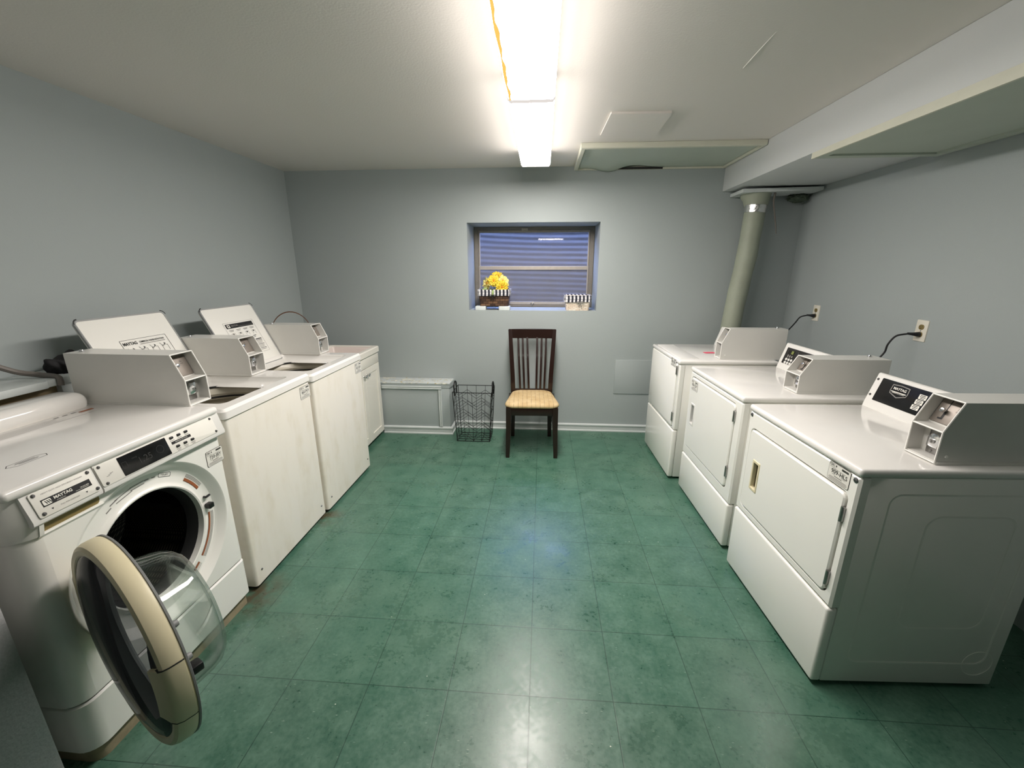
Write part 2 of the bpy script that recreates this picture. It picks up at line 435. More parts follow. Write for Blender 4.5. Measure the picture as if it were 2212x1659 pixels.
# upholstery: beige with thin dark stripes
m = mat('striped_beige_fabric', rgb(222, 190, 128), .85); M['fabric'] = m
g = NG(m); oc = g.coords(); sx = g.n('ShaderNodeSeparateXYZ'); g.l(oc, sx.inputs[0])
w = g.math('ADD', sx.outputs[0], g.math('MULTIPLY', g.noise(oc, 6, 2), .012))
st = g.ramp(g.math('ABSOLUTE', g.math('SINE', g.math('MULTIPLY', w, 88.0))), .04, .24, 1, 0)
st = g.math('MULTIPLY', st, g.ramp(g.noise(oc, 25, 3), .3, .6))
cc = g.mix(g.ramp(g.noise(oc, 14, 5), .35, .7), rgb(200, 178, 136), rgb(184, 156, 110))
g.l(g.mix(g.math('MULTIPLY', st, .8), cc, rgb(112, 92, 58)), g.b.inputs['Base Color'])

# woven baskets (brick pattern of strips) and checked liner
def weave(name, c1, c2, cm, bw, bh):
    m = mat(name, c1, .6); g = NG(m); oc = g.coords(); sx = g.n('ShaderNodeSeparateXYZ'); g.l(oc, sx.inputs[0])
    cbn = g.n('ShaderNodeCombineXYZ'); g.l(g.math('ADD', sx.outputs[0], sx.outputs[1]), cbn.inputs[0]); g.l(sx.outputs[2], cbn.inputs[1])
    br = g.n('ShaderNodeTexBrick'); br.inputs['Color1'].default_value = c1; br.inputs['Color2'].default_value = c2; br.inputs['Mortar'].default_value = cm
    br.inputs['Scale'].default_value = 1.0; br.inputs['Brick Width'].default_value = bw; br.inputs['Row Height'].default_value = bh
    br.inputs['Mortar Size'].default_value = bh * .10; br.inputs['Mortar Smooth'].default_value = 1.0; br.inputs['Bias'].default_value = .1
    g.l(cbn.outputs[0], br.inputs['Vector']); g.l(br.outputs['Color'], g.b.inputs['Base Color'])
    bp = g.n('ShaderNodeBump'); bp.inputs['Distance'].default_value = .004; bp.invert = True; g.l(br.outputs['Fac'], bp.inputs['Height']); g.l(bp.outputs['Normal'], g.b.inputs['Normal'])
    return m
M['weave_b'] = weave('brown_weave', rgb(48, 27, 18), rgb(112, 82, 58), rgb(34, 20, 14), .044, .022)
M['weave_c'] = weave('cream_weave', rgb(232, 212, 190), rgb(248, 238, 222), rgb(176, 148, 122), .034, .012)
def liner(name, pitch):
    m = mat(name, rgb(240, 238, 236), .8); g = NG(m); oc = g.coords(); sx = g.n('ShaderNodeSeparateXYZ'); g.l(oc, sx.inputs[0])
    u = g.math('FRACT', g.math('ADD', g.math('DIVIDE', g.math('ADD', sx.outputs[0], sx.outputs[1]), pitch), 50.0))
    st = g.ramp(g.math('ABSOLUTE', g.math('SUBTRACT', u, .5)), .18, .30); v = g.math('FRACT', g.math('ADD', g.math('DIVIDE', sx.outputs[2], pitch * .8), 50.2))
    hv = g.ramp(v, .80, .84)
    cc = g.mix(st, rgb(226, 224, 226), rgb(26, 28, 44))
    g.l(g.mix(g.math('MULTIPLY', hv, .55), cc, rgb(30, 32, 50)), g.b.inputs['Base Color']); return m
M['liner'] = liner('checked_liner', .034)

# ------------------------------------------------------------------ camera
cam = bpy.data.cameras.new('camera'); co = bpy.data.objects.new('camera', cam); COL.objects.link(co)
cam.sensor_width = 36.0; cam.lens = 36.0 * 898.43 / 2212.0; cam.clip_start = .02
co.location = (.0184, -1.1734, 1.5210)
co.rotation_euler = Euler((PI / 2 - .2707, 0, .0712), 'XYZ')
S.camera = co

# ------------------------------------------------------------------ room shell
XL, XR, YB, H = -2.245, 2.135, 2.655, 2.337
YN = -5.2
b = MB(); b.box(XL - .2, XR + .2, YN - .2, YB + .02, -.12, 0); struct(b.build('floor', M['floor']))
b = MB(); b.box(XL - .2, XR + .2, YN - .2, YB + .5, H, H + .12); struct(b.build('ceiling', M['ceil']))
b = MB(); b.box(XL - .2, XL, -.42, YB + .5, 0, H); struct(b.build('wall_left', M['wall']))
b = MB(); b.box(XR, XR + .2, YN, YB + .5, 0, H); struct(b.build('wall_right', M['wall']))
# back wall: thick foundation wall with a window opening
WX0, WX1, WZ0, WZ1, WD = -.650, .503, 1.152, 1.906, .42
b = MB()
b.box(XL - .2, WX0, YB, YB + WD + .06, 0, H); b.box(WX1, XR + .2, YB, YB + WD + .06, 0, H)
b.box(WX0, WX1, YB, YB + WD + .06, 0, WZ0); b.box(WX0, WX1, YB, YB + WD + .06, WZ1, H)
struct(b.build('wall_back', M['wall']))
# front wall stub beside the opening the picture was taken from, and the passage behind it
b = MB(); b.box(XL - .2, -1.339, -.75, -.40, 0, H, .006); struct(b.build('wall_front', M['jamb']))
b = MB(); b.box(-1.55, -1.345, YN, -.74, 0, H); struct(b.build('wall_passage', M['passage']))
b = MB(); b.box(-1.6, XR + .2, YN - .2, YN, 0, H); struct(b.build('wall_rear', M['passage']))
# soffit along the right wall
SX, SZ = 1.477, 2.129
b = MB(); b.box(SX, XR, -1.9, YB, SZ, H, .004); struct(b.build('trim_soffit', M['soffit']))
# baseboard along the back wall (cap moulding on a flat board)
b = MB()
prof = [(0, 0), (.020, 0), (.020, .010), (.013, .016), (.013, .050), (.019, .056), (.019, .066), (.010, .072), (0, .074)]
b.rings([[(x, YB - d, z) for d, z in prof] for x in (-.815, XR)])
struct(b.build('baseboard_back', M['trim']))
# ledge of the half wall on the left
b = MB(); b.box(XL, -2.055, -.40, .40, 0, 1.045, 0, 1); b.box(XL, -2.03, .40, .60, 0, 1.045, .004, 0)
b.box(XL, -2.000, -.40, .335, 1.045, 1.076, .004, 0); b.box(XL, -2.012, .335, .60, 1.045, 1.076, .006, 0)
struct(b.build('trim_ledge', [M['trim'], M['beige']]))

b = MB(); b.tube([(.836, .66, H + .0005), (.838, .74, H), (.842, .84, H), (.847, .94, H)], [.0012, .0018, .0028, .0020], 6); struct(b.build('trim_plaster_ridge', M['ceil']))
# ------------------------------------------------------------------ window
w = bpy.data.objects.new('window_1', None); COL.objects.link(w); w.location = ((WX0 + WX1) / 2, YB + WD - .02, WZ0); struct(w)
wo = Vector(w.location)
def wbuild(b, n, m, par=w):
    o = b.build(n, m, par); o.matrix_parent_inverse = Matrix.Translation(-wo); return o
GY = YB + WD - .02
b = MB()
b.holed([(WX0, WZ0), (WX1, WZ0), (WX1, WZ1), (WX0, WZ1)], [(WX0 + .040, WZ0 + .022), (WX1 - .042, WZ0 + .022), (WX1 - .042, WZ1 - .030), (WX0 + .040, WZ1 - .030)], 0, .05, 0, frame((0, GY + .03, 0), (1, 0, 0), (0, 0, 1), (0, -1, 0)), .004)
wbuild(b, 'window_frame', M['alu_d'])
b = MB()
X0, X1 = WX0 + .040, WX1 - .042
FRW = frame((0, GY + .02, 0), (1, 0, 0), (0, 0, 1), (0, -1, 0))
b.holed([(X0, 1.520), (X1, 1.520), (X1, WZ1 - .030), (X0, WZ1 - .030)], [(X0 + .014, 1.535), (X1 - .014, 1.535), (X1 - .014, WZ1 - .052), (X0 + .014, WZ1 - .052)], -.01, .022, 0, FRW, .003)
wbuild(b, 'upper_sash', M['alu'])
b = MB()
b.holed([(X0, WZ0 + .022), (X1, WZ0 + .022), (X1, 1.546), (X0, 1.546)], [(X0 + .014, 1.203), (X1 - .014, 1.203), (X1 - .014, 1.510), (X0 + .014, 1.510)], .012, .040, 0, FRW, .004)
wbuild(b, 'lower_sash', M['alu'])
b = MB(); b.box(X0 + .012, X1 - .012, GY + .012, GY + .016, 1.53, WZ1 - .050); wbuild(b, 'upper_pane', M['pane'])
b = MB(); b.box(X0 + .012, X1 - .012, GY - .008, GY - .004, 1.200, 1.512); wbuild(b, 'lower_pane', M['pane'])
b = MB(); b.box(-.10, -.06, GY - .035, GY - .012, 1.186, 1.200, .003); b.tube([(-.082, GY - .034, 1.176), (-.078, GY - .044, 1.186), (-.076, GY - .036, 1.206)], .008, 8)
wbuild(b, 'latch', M['alu'])
b = MB(); b.box(-.19, -.13, GY - .025, GY + .0, WZ1 - .034, WZ1 - .012, .003); wbuild(b, 'catch', M['alu'])
# corrugated window well outside, open to the sky
b = MB()
n = 40; nz = 170; cxw = (WX0 + WX1) / 2; vs = []; fs = []
for iz in range(nz + 1):
    z = .85 + 1.2 * iz / nz
    for k in range(n + 1):
        a = PI * k / n
        r = (.0022 + .0045 * (k / n) ** 2) * sin(2 * PI * (z + .05 * sin(a * .5)) / .056)
        vs.append((cxw + .06 - (.86 + r) * cos(a), YB + WD + .062 + (.60 + r) * sin(a), z))
for iz in range(nz):
    for k in range(n):
        a = iz * (n + 1) + k; fs.append((a, a + 1, a + n + 2, a + n + 1))
b.raw(vs, fs)
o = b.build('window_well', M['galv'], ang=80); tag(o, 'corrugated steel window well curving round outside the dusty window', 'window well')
sm = o.modifiers.new('thick', 'SOLIDIFY'); sm.thickness = .003
b = MB(); b.box(-1.3, 1.3, YB + WD + .06, 4.6, .75, .86); struct(b.build('ground_outside', M['gravel']))

# ------------------------------------------------------------------ ceiling things
def ceiling_light(name, label, y0, y1, dirty):
    cx, hw, ht, zb = -.047, .103, .122, 2.236
    t = thing(name, label, 'ceiling light', (cx, (y0 + y1) / 2, H), 0, 'fluorescent ceiling lights'); L = (y1 - y0) / 2
    b = MB(); b.box(-.085, .085, -L + .01, L - .01, -.045, -.001, .004); b.build('housing', M['housing'], t)
    prof = [(-hw + .002, -.014), (-hw, -.030), (-hw - .001, -.055), (-hw - .001, zb - H + .012), (-hw + .008, zb - H), (hw - .008, zb - H), (hw + .001, zb - H + .012), (hw + .001, -.055), (hw, -.030), (hw - .002, -.014)]
    b = MB(); b.rings([[(x, -L + .012, z) for x, z in prof], [(x, L - .012, z) for x, z in prof]], c0=False, c1=False, closed=False)
    for i in range(len(prof) - 1): b.m[i] = {0: 2, 1: 2, 7: 2, 8: 2, 2: 1, 6: 1}.get(i, 0)
    b.build('lens', [M['lens'], M['lens_side'], M['lens_top']], t, fix=False)
    for s in (-1, 1):
        pr = [(x * 1.012, z * 1.0 - (.002 if z < -.05 else -.004)) for x, z in prof]
        b = MB(); b.rings([[(x, s * (L - .014), z) for x, z in pr], [(x, s * L, z) for x, z in pr]]); b.build('end_cap', M['lens_end'], t)
    if dirty:
        b = MB(); P = []
        b.rings([[(-hw + .0055 + .002 * sin(y * 19), y, zb - H - .0022), (-hw + .0165 + .005 * sin(y * 41 + 1) * sin(y * 13), y, zb - H - .0022)] for y in [(-L + .02) + (2 * L - .04) * k / 30 for k in range(31)]], c0=False, c1=False, closed=False)
        b.build('yellowed_edge', M['yellowdirt'], t)
    return t
ceiling_light('fluorescent_light', 'long lit ceiling light whose lens has a yellowed left edge', -.06, .936, True)
ceiling_light('fluorescent_light', 'clean lit ceiling light next to the back wall', .940, 2.172, False)
# far room lamp (its reflection is the streak in the window pane)
t = thing('batten_light', 'slim lit tube light on the ceiling of the passage behind the camera', 'ceiling light', (.22, -4.55, H))
b = MB(); b.box(-.35, .35, -.03, .03, -.04, -.001, .004); b.build('housing', M['housing'], t)
b = MB(); b.tube([(-.33, 0, -.058), (.33, 0, -.058)], .018, 12); b.build('lamp_tube', M['tube'], t)

b = MB(); b.plate([(.366, 1.815), (.372, 1.415), (.695, 1.425), (.708, 1.828)][::-1], 0, .012, .003, 0, frame((0, 0, H), (1, 0, 0), (0, 1, 0), (0, 0, -1)))
tag(b.build('ceiling_cover_plate', M['ceil'], loc=(.53, 1.62, H)), 'plain square cover plate screwed to the ceiling right of the light', 'cover plate')
# ceiling hatch near the back wall: trim frame + sagging board
t = thing('ceiling_hatch', 'framed ceiling hatch with a sagging grey-green board, above the back wall', 'hatch', (.86, 2.32, H))
hx0, hx1, hy0, hy1 = .262 - .86, SX - .004 - .86, 1.985 - 2.32, YB - .003 - 2.32
b = MB(); FD = frame((0, 0, 0), (1, 0, 0), (0, -1, 0), (0, 0, -1))
b.holed([(hx0, -hy1), (hx1, -hy1), (hx1, -hy0), (hx0, -hy0)], [(hx0 + .028, -hy1 + .014), (hx1 - .02, -hy1 + .014), (hx1 - .02, -hy0 - .03), (hx0 + .028, -hy0 - .03)], .001, .034, 0, FD, .004)
b.build('trim_frame', M['hatchtrim'], t)
b = MB(); nx, ny = 40, 14; vs = []; fs = []
for j in range(ny + 1):
    for i in range(nx + 1):
        u, v = i / nx, j / ny; x = hx0 + .02 + (hx1 - hx0 - .034) * u; y = hy0 + .02 + (hy1 - hy0 - .03) * v
        sag = .030 * math.exp(-((u - .22) / .09) ** 2) * max(0, v - .55) / .45 - .014 * math.exp(-((u - .38) / .10) ** 2) * max(0, v - .7) / .3
        vs.append((x, y, -.020 - sag))
for j in range(ny):
    for i in range(nx):
        a = j * (nx + 1) + i; fs.append((a, a + 1, a + nx + 2, a + nx + 1))
b.raw(vs, fs); o = b.build('sagging_board', M['hatch'], t, ang=80); sm = o.modifiers.new('thick', 'SOLIDIFY'); sm.thickness = .006
b = MB(); P = [(hx0 + (hx1 - hx0) * (.27 + .32 * k / 16), .012 * sin(PI * k / 16)) for k in range(17)]
b.rings([[(x, hy1 - .016, -.0325 - .001), (x, hy1 - .016 - d * 1.6, -.0322), (x, hy1 - .016 - d * 1.6, -.020), (x, hy1 - .016, -.020)] for x, d in P]); b.build('gap_shade_wedge', M['groove'], t)  # solid dark wedge standing in for the shade between board and trim
# soffit hatch
t = thing('soffit_hatch', 'large grey-green hatch with cream trim under the boxed soffit at right', 'hatch', (1.79, .2, SZ)); t.rotation_euler = (R(.6), 0, 0)
L0, L1 = -1.75, 1.27
b = MB(); ox0, ox1 = 1.484 - 1.79, 2.125 - 1.79
b.holed([(ox0, -L1), (ox1, -L1), (ox1, -L0), (ox0, -L0)], [(ox0 + .045, -L1 + .055), (ox1 - .05, -L1 + .055), (ox1 - .05, -L0 - .05), (ox0 + .045, -L0 - .05)], .014, .040, 0, FD, .003)
b.build('trim_frame', M['hatch'], t)
b = MB(); b.raw([(x, y, z) for x in (ox0 - .006, ox0 + .006) for y, zs_ in ((L0, (-.042, .021)), (L1, (-.042, -.0105))) for z in zs_], [(0, 1, 3, 2), (4, 6, 7, 5), (0, 4, 5, 1), (2, 3, 7, 6), (0, 2, 6, 4), (1, 5, 7, 3)]); lab(b.build('edge_trim', M['hatchtrim'], t), 'cream painted edge strip')
b = MB(); b.box(ox0 + .04, ox1 - .045, L0 + .04, L1 - .05, -.030, -.022); b.build('board', M['hatch'], t)
# loose board, foam, cable, duct in the far right corner
b = MB(); b.box(-.29, .29, -.125, .12, -.013, .013, .002, 0, 1); o = b.build('loose_ceiling_board', M['trim']); o.location = (1.828, 2.522, 2.100); o.rotation_euler = (0, R(-.8), R(-1.5))
tag(o, 'loose white plasterboard strip across the duct top under the soffit', 'board')
b = MB(); bm = bmesh.new(); bmesh.ops.create_icosphere(bm, subdivisions=4, radius=1)
for v in bm.verts:
    k = 1 + .25 * sin(v.co.x * 7 + 1) * sin(v.co.y * 6 + 2) * sin(v.co.z * 8) + .12 * sin(v.co.x * 17) * sin(v.co.z * 15)
    v.co = Vector((v.co.x * .075 * k, v.co.y * .06 * k, v.co.z * .035 * k))
bm.verts.index_update(); b.raw([v.co for v in bm.verts], [tuple(v.index for v in f.verts) for f in bm.faces]); bm.free()
o = b.build('expanding_foam', M['foam'], ang=80); o.location = (2.045, 2.585, 2.068); tag(o, 'lump of dark green foam in the corner beside the duct top', 'foam')
b = MB(); b.tube([(1.800, 2.452, 2.098), (1.793, 2.45, 2.03), (1.806, 2.45, 1.97), (1.82, 2.45, 1.92), (1.838, 2.45, 1.85), (1.850, 2.45, 1.788)], [.008, .007, .006, .006, .005, .003], 8)
tag(b.build('hanging_cable', M['gcord'], loc=(1.80, 2.452, 2.098)), 'short frayed cable end hanging beside the duct', 'cable')
t = thing('vent_duct', 'bent green-painted dryer vent duct with a foil tape band in the corner', 'duct', (1.69, 2.5, 2.09))
t0 = Vector(t.location)
def dp(x, y, z): return Vector((x, y, z)) - t0
b = MB(); b.tube([dp(1.688, 2.52, 2.090), dp(1.688, 2.518, 2.080), dp(1.690, 2.51, 2.05), dp(1.692, 2.505, 2.0), dp(1.690, 2.5, 1.975)], [.112, .110, .096, .083, .079], 28); b.build('funnel_collar', M['duct'], t)
b = MB(); b.tube([dp(1.690, 2.5, 2.000), dp(1.689, 2.5, 1.975), dp(1.687, 2.5, 1.945)], [.0815, .080, .0785], 28); b.build('foil_band', M['foil'], t)
b = MB(); b.tube([dp(1.689, 2.5, 1.97), dp(1.686, 2.5, 1.9), dp(1.680, 2.5, 1.75), dp(1.674, 2.5, 1.62), dp(1.662, 2.5, 1.50), dp(1.646, 2.5, 1.34), dp(1.634, 2.5, 1.2), dp(1.625, 2.5, 1.03), dp(1.62, 2.5, .8), dp(1.62, 2.5, .35)], [.076, .0765, .074, .0775, .0735, .077, .0745, .077, .077, .077], 28); b.build('pipe', M['duct'], t)

# ------------------------------------------------------------------ wall things
b = MB(); b.plate(rrect(.36, .326, .004, 2), 0, .007, .002, 0, WALLY(.885, YB, .545)); tag(b.build('wall_access_cover', M['wall'], loc=(.885, YB, .545)), 'flat square access cover painted over on the back wall beside the dryer', 'cover plate')
def outlet(y, z, label, n):
    t = thing('wall_outlet', label, 'outlet', (XR, y, z), 0, 'wall outlets over the dryers')
    FW = frame((0, 0, 0), (0, -1, 0), (0, 0, 1), (-1, 0, 0))
    b = MB(); b.plate(rrect(.074, .118, .004, 3), 0, .006, .003, 0, FW); b.build('cover_plate', M['ivory'], t)
    for dz in (.0205, -.0205):
        b = MB(); b.plate(rrect(.034, .029, .013, 5, 0, dz), .004, .0085, .002, 0, FW)
        for dx in (-.0065, .0065): b.bar(dx, dz + .003, .0022, .009, .0087, FW, 1)
        b.plate(circle(.0026, 8, 0, dz - .007), .0085, .0088, 0, 1, FW)
        b.build('socket', [M['yellowed'], M['black']], t)
    b = MB(); b.plate(circle(.0035, 10), .006, .0075, .001, 0, FW); b.build('screw', M['screw'], t)
outlet(2.232, 1.190, 'wall outlet with a cord plugged in, closer to the duct', 0)
outlet(1.300, 1.186, 'wall outlet with a cord plugged in above the middle dryer', 1)

# boxed-out pipe chase with panel moulding
t = thing('pipe_chase', 'low boxed-out chase with panel moulding and chipped top, on the back wall', 'wall box', (-1.13, 2.56, 0))
b = MB(); b.box(XL + 1.13, .305, -.085, .094, 0, .455, .003); b.rings([[(x, y, z) for x, y in ((XL + 1.13, -.088), (.31, -.088), (.325, .094), (XL + 1.13, .094))] for z in (.455, .497)]); b.build('body', M['wall'], t)
b = MB(); b.box(XL + 1.13, .312, -.092, .094, .490, .502, .003)
lab(b.build('chipped_cap', M['chipped'], t), 'cap with chipped flaking paint')
b = MB(); prof = [(0, 0), (.016, 0), (.019, .006), (.014, .016), (.018, .024), (.010, .032), (0, .034)]
def mould(p0, p1):
    b.rings([[(p[0] + nrm[0] * q[1], -.085 - q[0], p[1] + nrm[1] * q[1]) for q in prof] for p in (p0, p1)])
nrm = (0, -1); mould((-.33, .471), (.232, .471)); nrm = (-1, 0); mould((.232, .437), (.232, .078)); b.build('panel_moulding', M['trim'], t)
b = MB(); prof = [(0, 0), (.020, 0), (.020, .010), (.013, .016), (.013, .050), (.019, .056), (.019, .066), (.010, .072), (0, .074)]
b.rings([[(-.34, -.085 - d, z) for d, z in prof], [(.308 + d, -.085 - d, z) for d, z in prof], [(.308 + d, .078, z) for d, z in prof]]); b.build('base_trim', M['trim'], t)

# ------------------------------------------------------------------ coin boxes (a part of each machine)
def coin_box(par, x, y0, y1, z0, L=.46, H_=.212, hm=.112, sb=.045, knob=True, rivet=0):
    w = y1 - y0; th = .004
    prof = [(x, z0), (x, z0 + hm), (x - sb, z0 + H_), (x - L, z0 + H_), (x - L, z0)]
    cb = MB()
    for (a, c) in ((y0, y0 + th), (y1 - th, y1)): cb.prism(prof, a, c, 0)
    cb.box(x - L, x - sb, y0 + th, y1 - th, z0 + H_ - th, z0 + H_, 0)
    cb.box(x - L, x - .002, y0 + th, y1 - th, z0, z0 + .006, 0)
    cb.prism([(x - .048, z0), (x - .048, z0 + hm), (x - sb - .046, z0 + H_ - th), (x - L, z0 + H_ - th), (x - L, z0)], y0 + th, y1 - th, 0)
    cb.box(x - .060, x - .001, y0 + th, y1 - th, z0 + hm - .004, z0 + hm + .002, 0)
    cb.box(x - L + .01, x - .004, y0 - .002, y1 + .002, z0 - .0015, z0 + .010, 0)
    o = cb.build('coin_box', M['boxgrey'], par)
    e = MB()   # bright worn front edges
    pts = [(x, z0 + .004), (x, z0 + hm), (x - sb, z0 + H_)]
    for yy in (y0 + .002, y1 - .002):
        e.tube([(px + .0005, yy, pz) for px, pz in pts], .0028, 6)
    e.tube([(x - sb + .0005, y0 + .002, z0 + H_ - .001), (x - sb + .0005, y1 - .002, z0 + H_ - .001)], .0026, 6)
    e.tube([(x, y0 + .002, z0 + hm - .001), (x, y1 - .002, z0 + hm - .001)], .0026, 6)
    e.tube([(x, y0 + .002, z0 + .004), (x, y1 - .002, z0 + .004)], .0026, 6)
    e.build('front_edge', M['boxedge'], o)
    ang = math.atan2(sb - .002, H_ - hm)
    F = SL(x - .0475 - sb / 2 + .001, (y0 + y1) / 2, z0 + (hm + H_) / 2, ang)
    p = MB(); p.plate(rrect(w - .012, H_ - hm - .006, .003, 2), 0, .003, .001, 0, F)
    sl = -.018
    p.bar(sl, .012, .003, .05, .0035, F, 1); p.bar(sl + .001, -.020, .008, .028, .0035, F, 1); p.bar(sl - .005, -.032, .014, .006, .0035, F, 1)
    p.text('INSERT COINS', .0075, F @ T(.017, .032, .0036), 1); p.text('25c', .008, F @ T(.018, .012, .0036), 1); p.text('ONLY', .006, F @ T(.018, .003, .0036), 1)
    p.build('coin_plate', [M['coinplate'], M['black']], o)
    if knob:
        p = MB(); p.lathe([(.003, 0), (.003, .010), (.0075, .011), (.0085, .016), (.0075, .020), (.0, .022)], 16, 0, F @ T(sl, -.004, .002)); p.build('coin_slide', M['chrome'], o)
    F = FR(x - .048, (y0 + y1) / 2 + .004, z0 + hm / 2)
    p = MB(); p.plate(rrect(w * .62, hm - .02, .004, 2, 0, -.002), 0, .003, .001, 0, F); p.build('lock_plate', M['steel'], o)
    p = MB(); p.plate([(-.022, -.020), (.016, -.020), (.022, .004), (.022, .022), (.008, .030), (-.010, .028), (-.022, .012)], .003, .026, .005, 0, F @ T(.004, .004, 0))
    p.build('lock_guard', M['chrome'], o)
    p = MB(); p.lathe([(.0, .026), (.0085, .026), (.0085, .030), (.006, .0305), (.0, .0295)], 16, 1, F @ T(.004, .006, 0)); p.bar(.004, .006, .0025, .008, .0315, F, 0)
    p.build('lock_core', [M['black'], M['steel']], o)
    p = MB(); p.lathe([(.0, .007), (.005, .0065), (.006, .003)], 12, 0, F @ T(-.018, -.036, 0)); p.build('bolt', M['steel'], o)
    if rivet:
        p = MB(); yy = y0 if rivet < 0 else y1; s = -1 if rivet < 0 else 1
        p.lathe([(0, .004), (.004, .003), (.0055, 0)], 12, 0, frame((x - .03, yy, z0 + .028), (1, 0, 0), (0, 0, 1), (0, s, 0))); p.build('rivet', M['boxedge'], o)
    p = MB(); p.lathe([(.0, .010), (.006, .010), (.008, .007), (.008, .003), (.012, .002), (.012, 0)], 14, 0, T(x - L + .045, y0 + .035, z0 + H_)); p.build('top_lock', M['chrome'], o)
    return o

def asset_sticker(par, code, x, y0, y1, z0, z1):
    w, h = y1 - y0, z1 - z0; F = FR(x, (y0 + y1) / 2, (z0 + z1) / 2); k = w / .10
    p = MB(); p.plate(rrect(w, h, .006, 4), 0, .0008, 0, 1, F); p.plate(rrect(w - .0028, h - .0028, .005, 4), 0, .0012, 0, 0, F)
    z = .0016
    p.text('CSC', .0125 * k, F @ T(-w * .35, h * .37, z), 1, .03)
    p.plate([(-.003 * k, 0), (0, -.0045 * k), (.003 * k, 0), (0, .0045 * k)], 0, .0002, 0, 1, F @ T(-w * .165, h * .37, z))
    p.bar(-w * .31, h * .24, w * .28, h * .02, z, F, 2)
    for i in range(9): p.bar(w * (.11 + .035 * i), h * .36, w * .026, h * .11, z, F, 1)
    p.bar(0, h * .19, w * .60, h * .014, z, F, 1)
    p.text(code, .0215 * k, F @ T(w * .02, h * .03, z), 1, .012)
    p.bar(-w * .22, -h * .12, w * .16, h * .016, z, F, 1); p.bar(w * .22, -h * .12, w * .20, h * .016, z, F, 1); p.bar(0, -h * .20, w * .36, h * .03, z, F, 1)
    for i, ww in enumerate((.78, .86, .86, .80)): p.bar(0, -h * (.29 + .045 * i), w * ww, h * .018, z, F, 2 if i else 1)
    p.build('asset_sticker', [M['paper'], M['black'], M['grey_print']], par)

def screw_at(par, F, r=.0075, name='screw'):
    p = MB(); p.lathe([(0, .0045), (r * .6, .004), (r, .0015), (r * 1.05, 0)], 14, 0, F); p.bar(0, 0, r * 1.1, r * .22, .0047, F, 1); p.build(name, [M['screw'], M['black']], par)

# ------------------------------------------------------------------ dryers
def dryer_root(name, label, x, y, rot, w, group='coin dryers along the right wall'):
    a = R(rot); fx, fy = x + sin(a) * w, y + cos(a) * w      # far front corner = local origin
    t = thing(name, label, 'dryer', (0, 0, 0), PI - a, group)
    # base centre of the machine in local coordinates
    c = Vector((-.33, w / 2, 0)); Rz = Matrix.Rotation(PI - a, 4, 'Z')
    t.location = Vector((fx, fy, 0)) + Rz @ c
    t['oy'] = 0.0
    return t, T(-c.x, -c.y, 0)

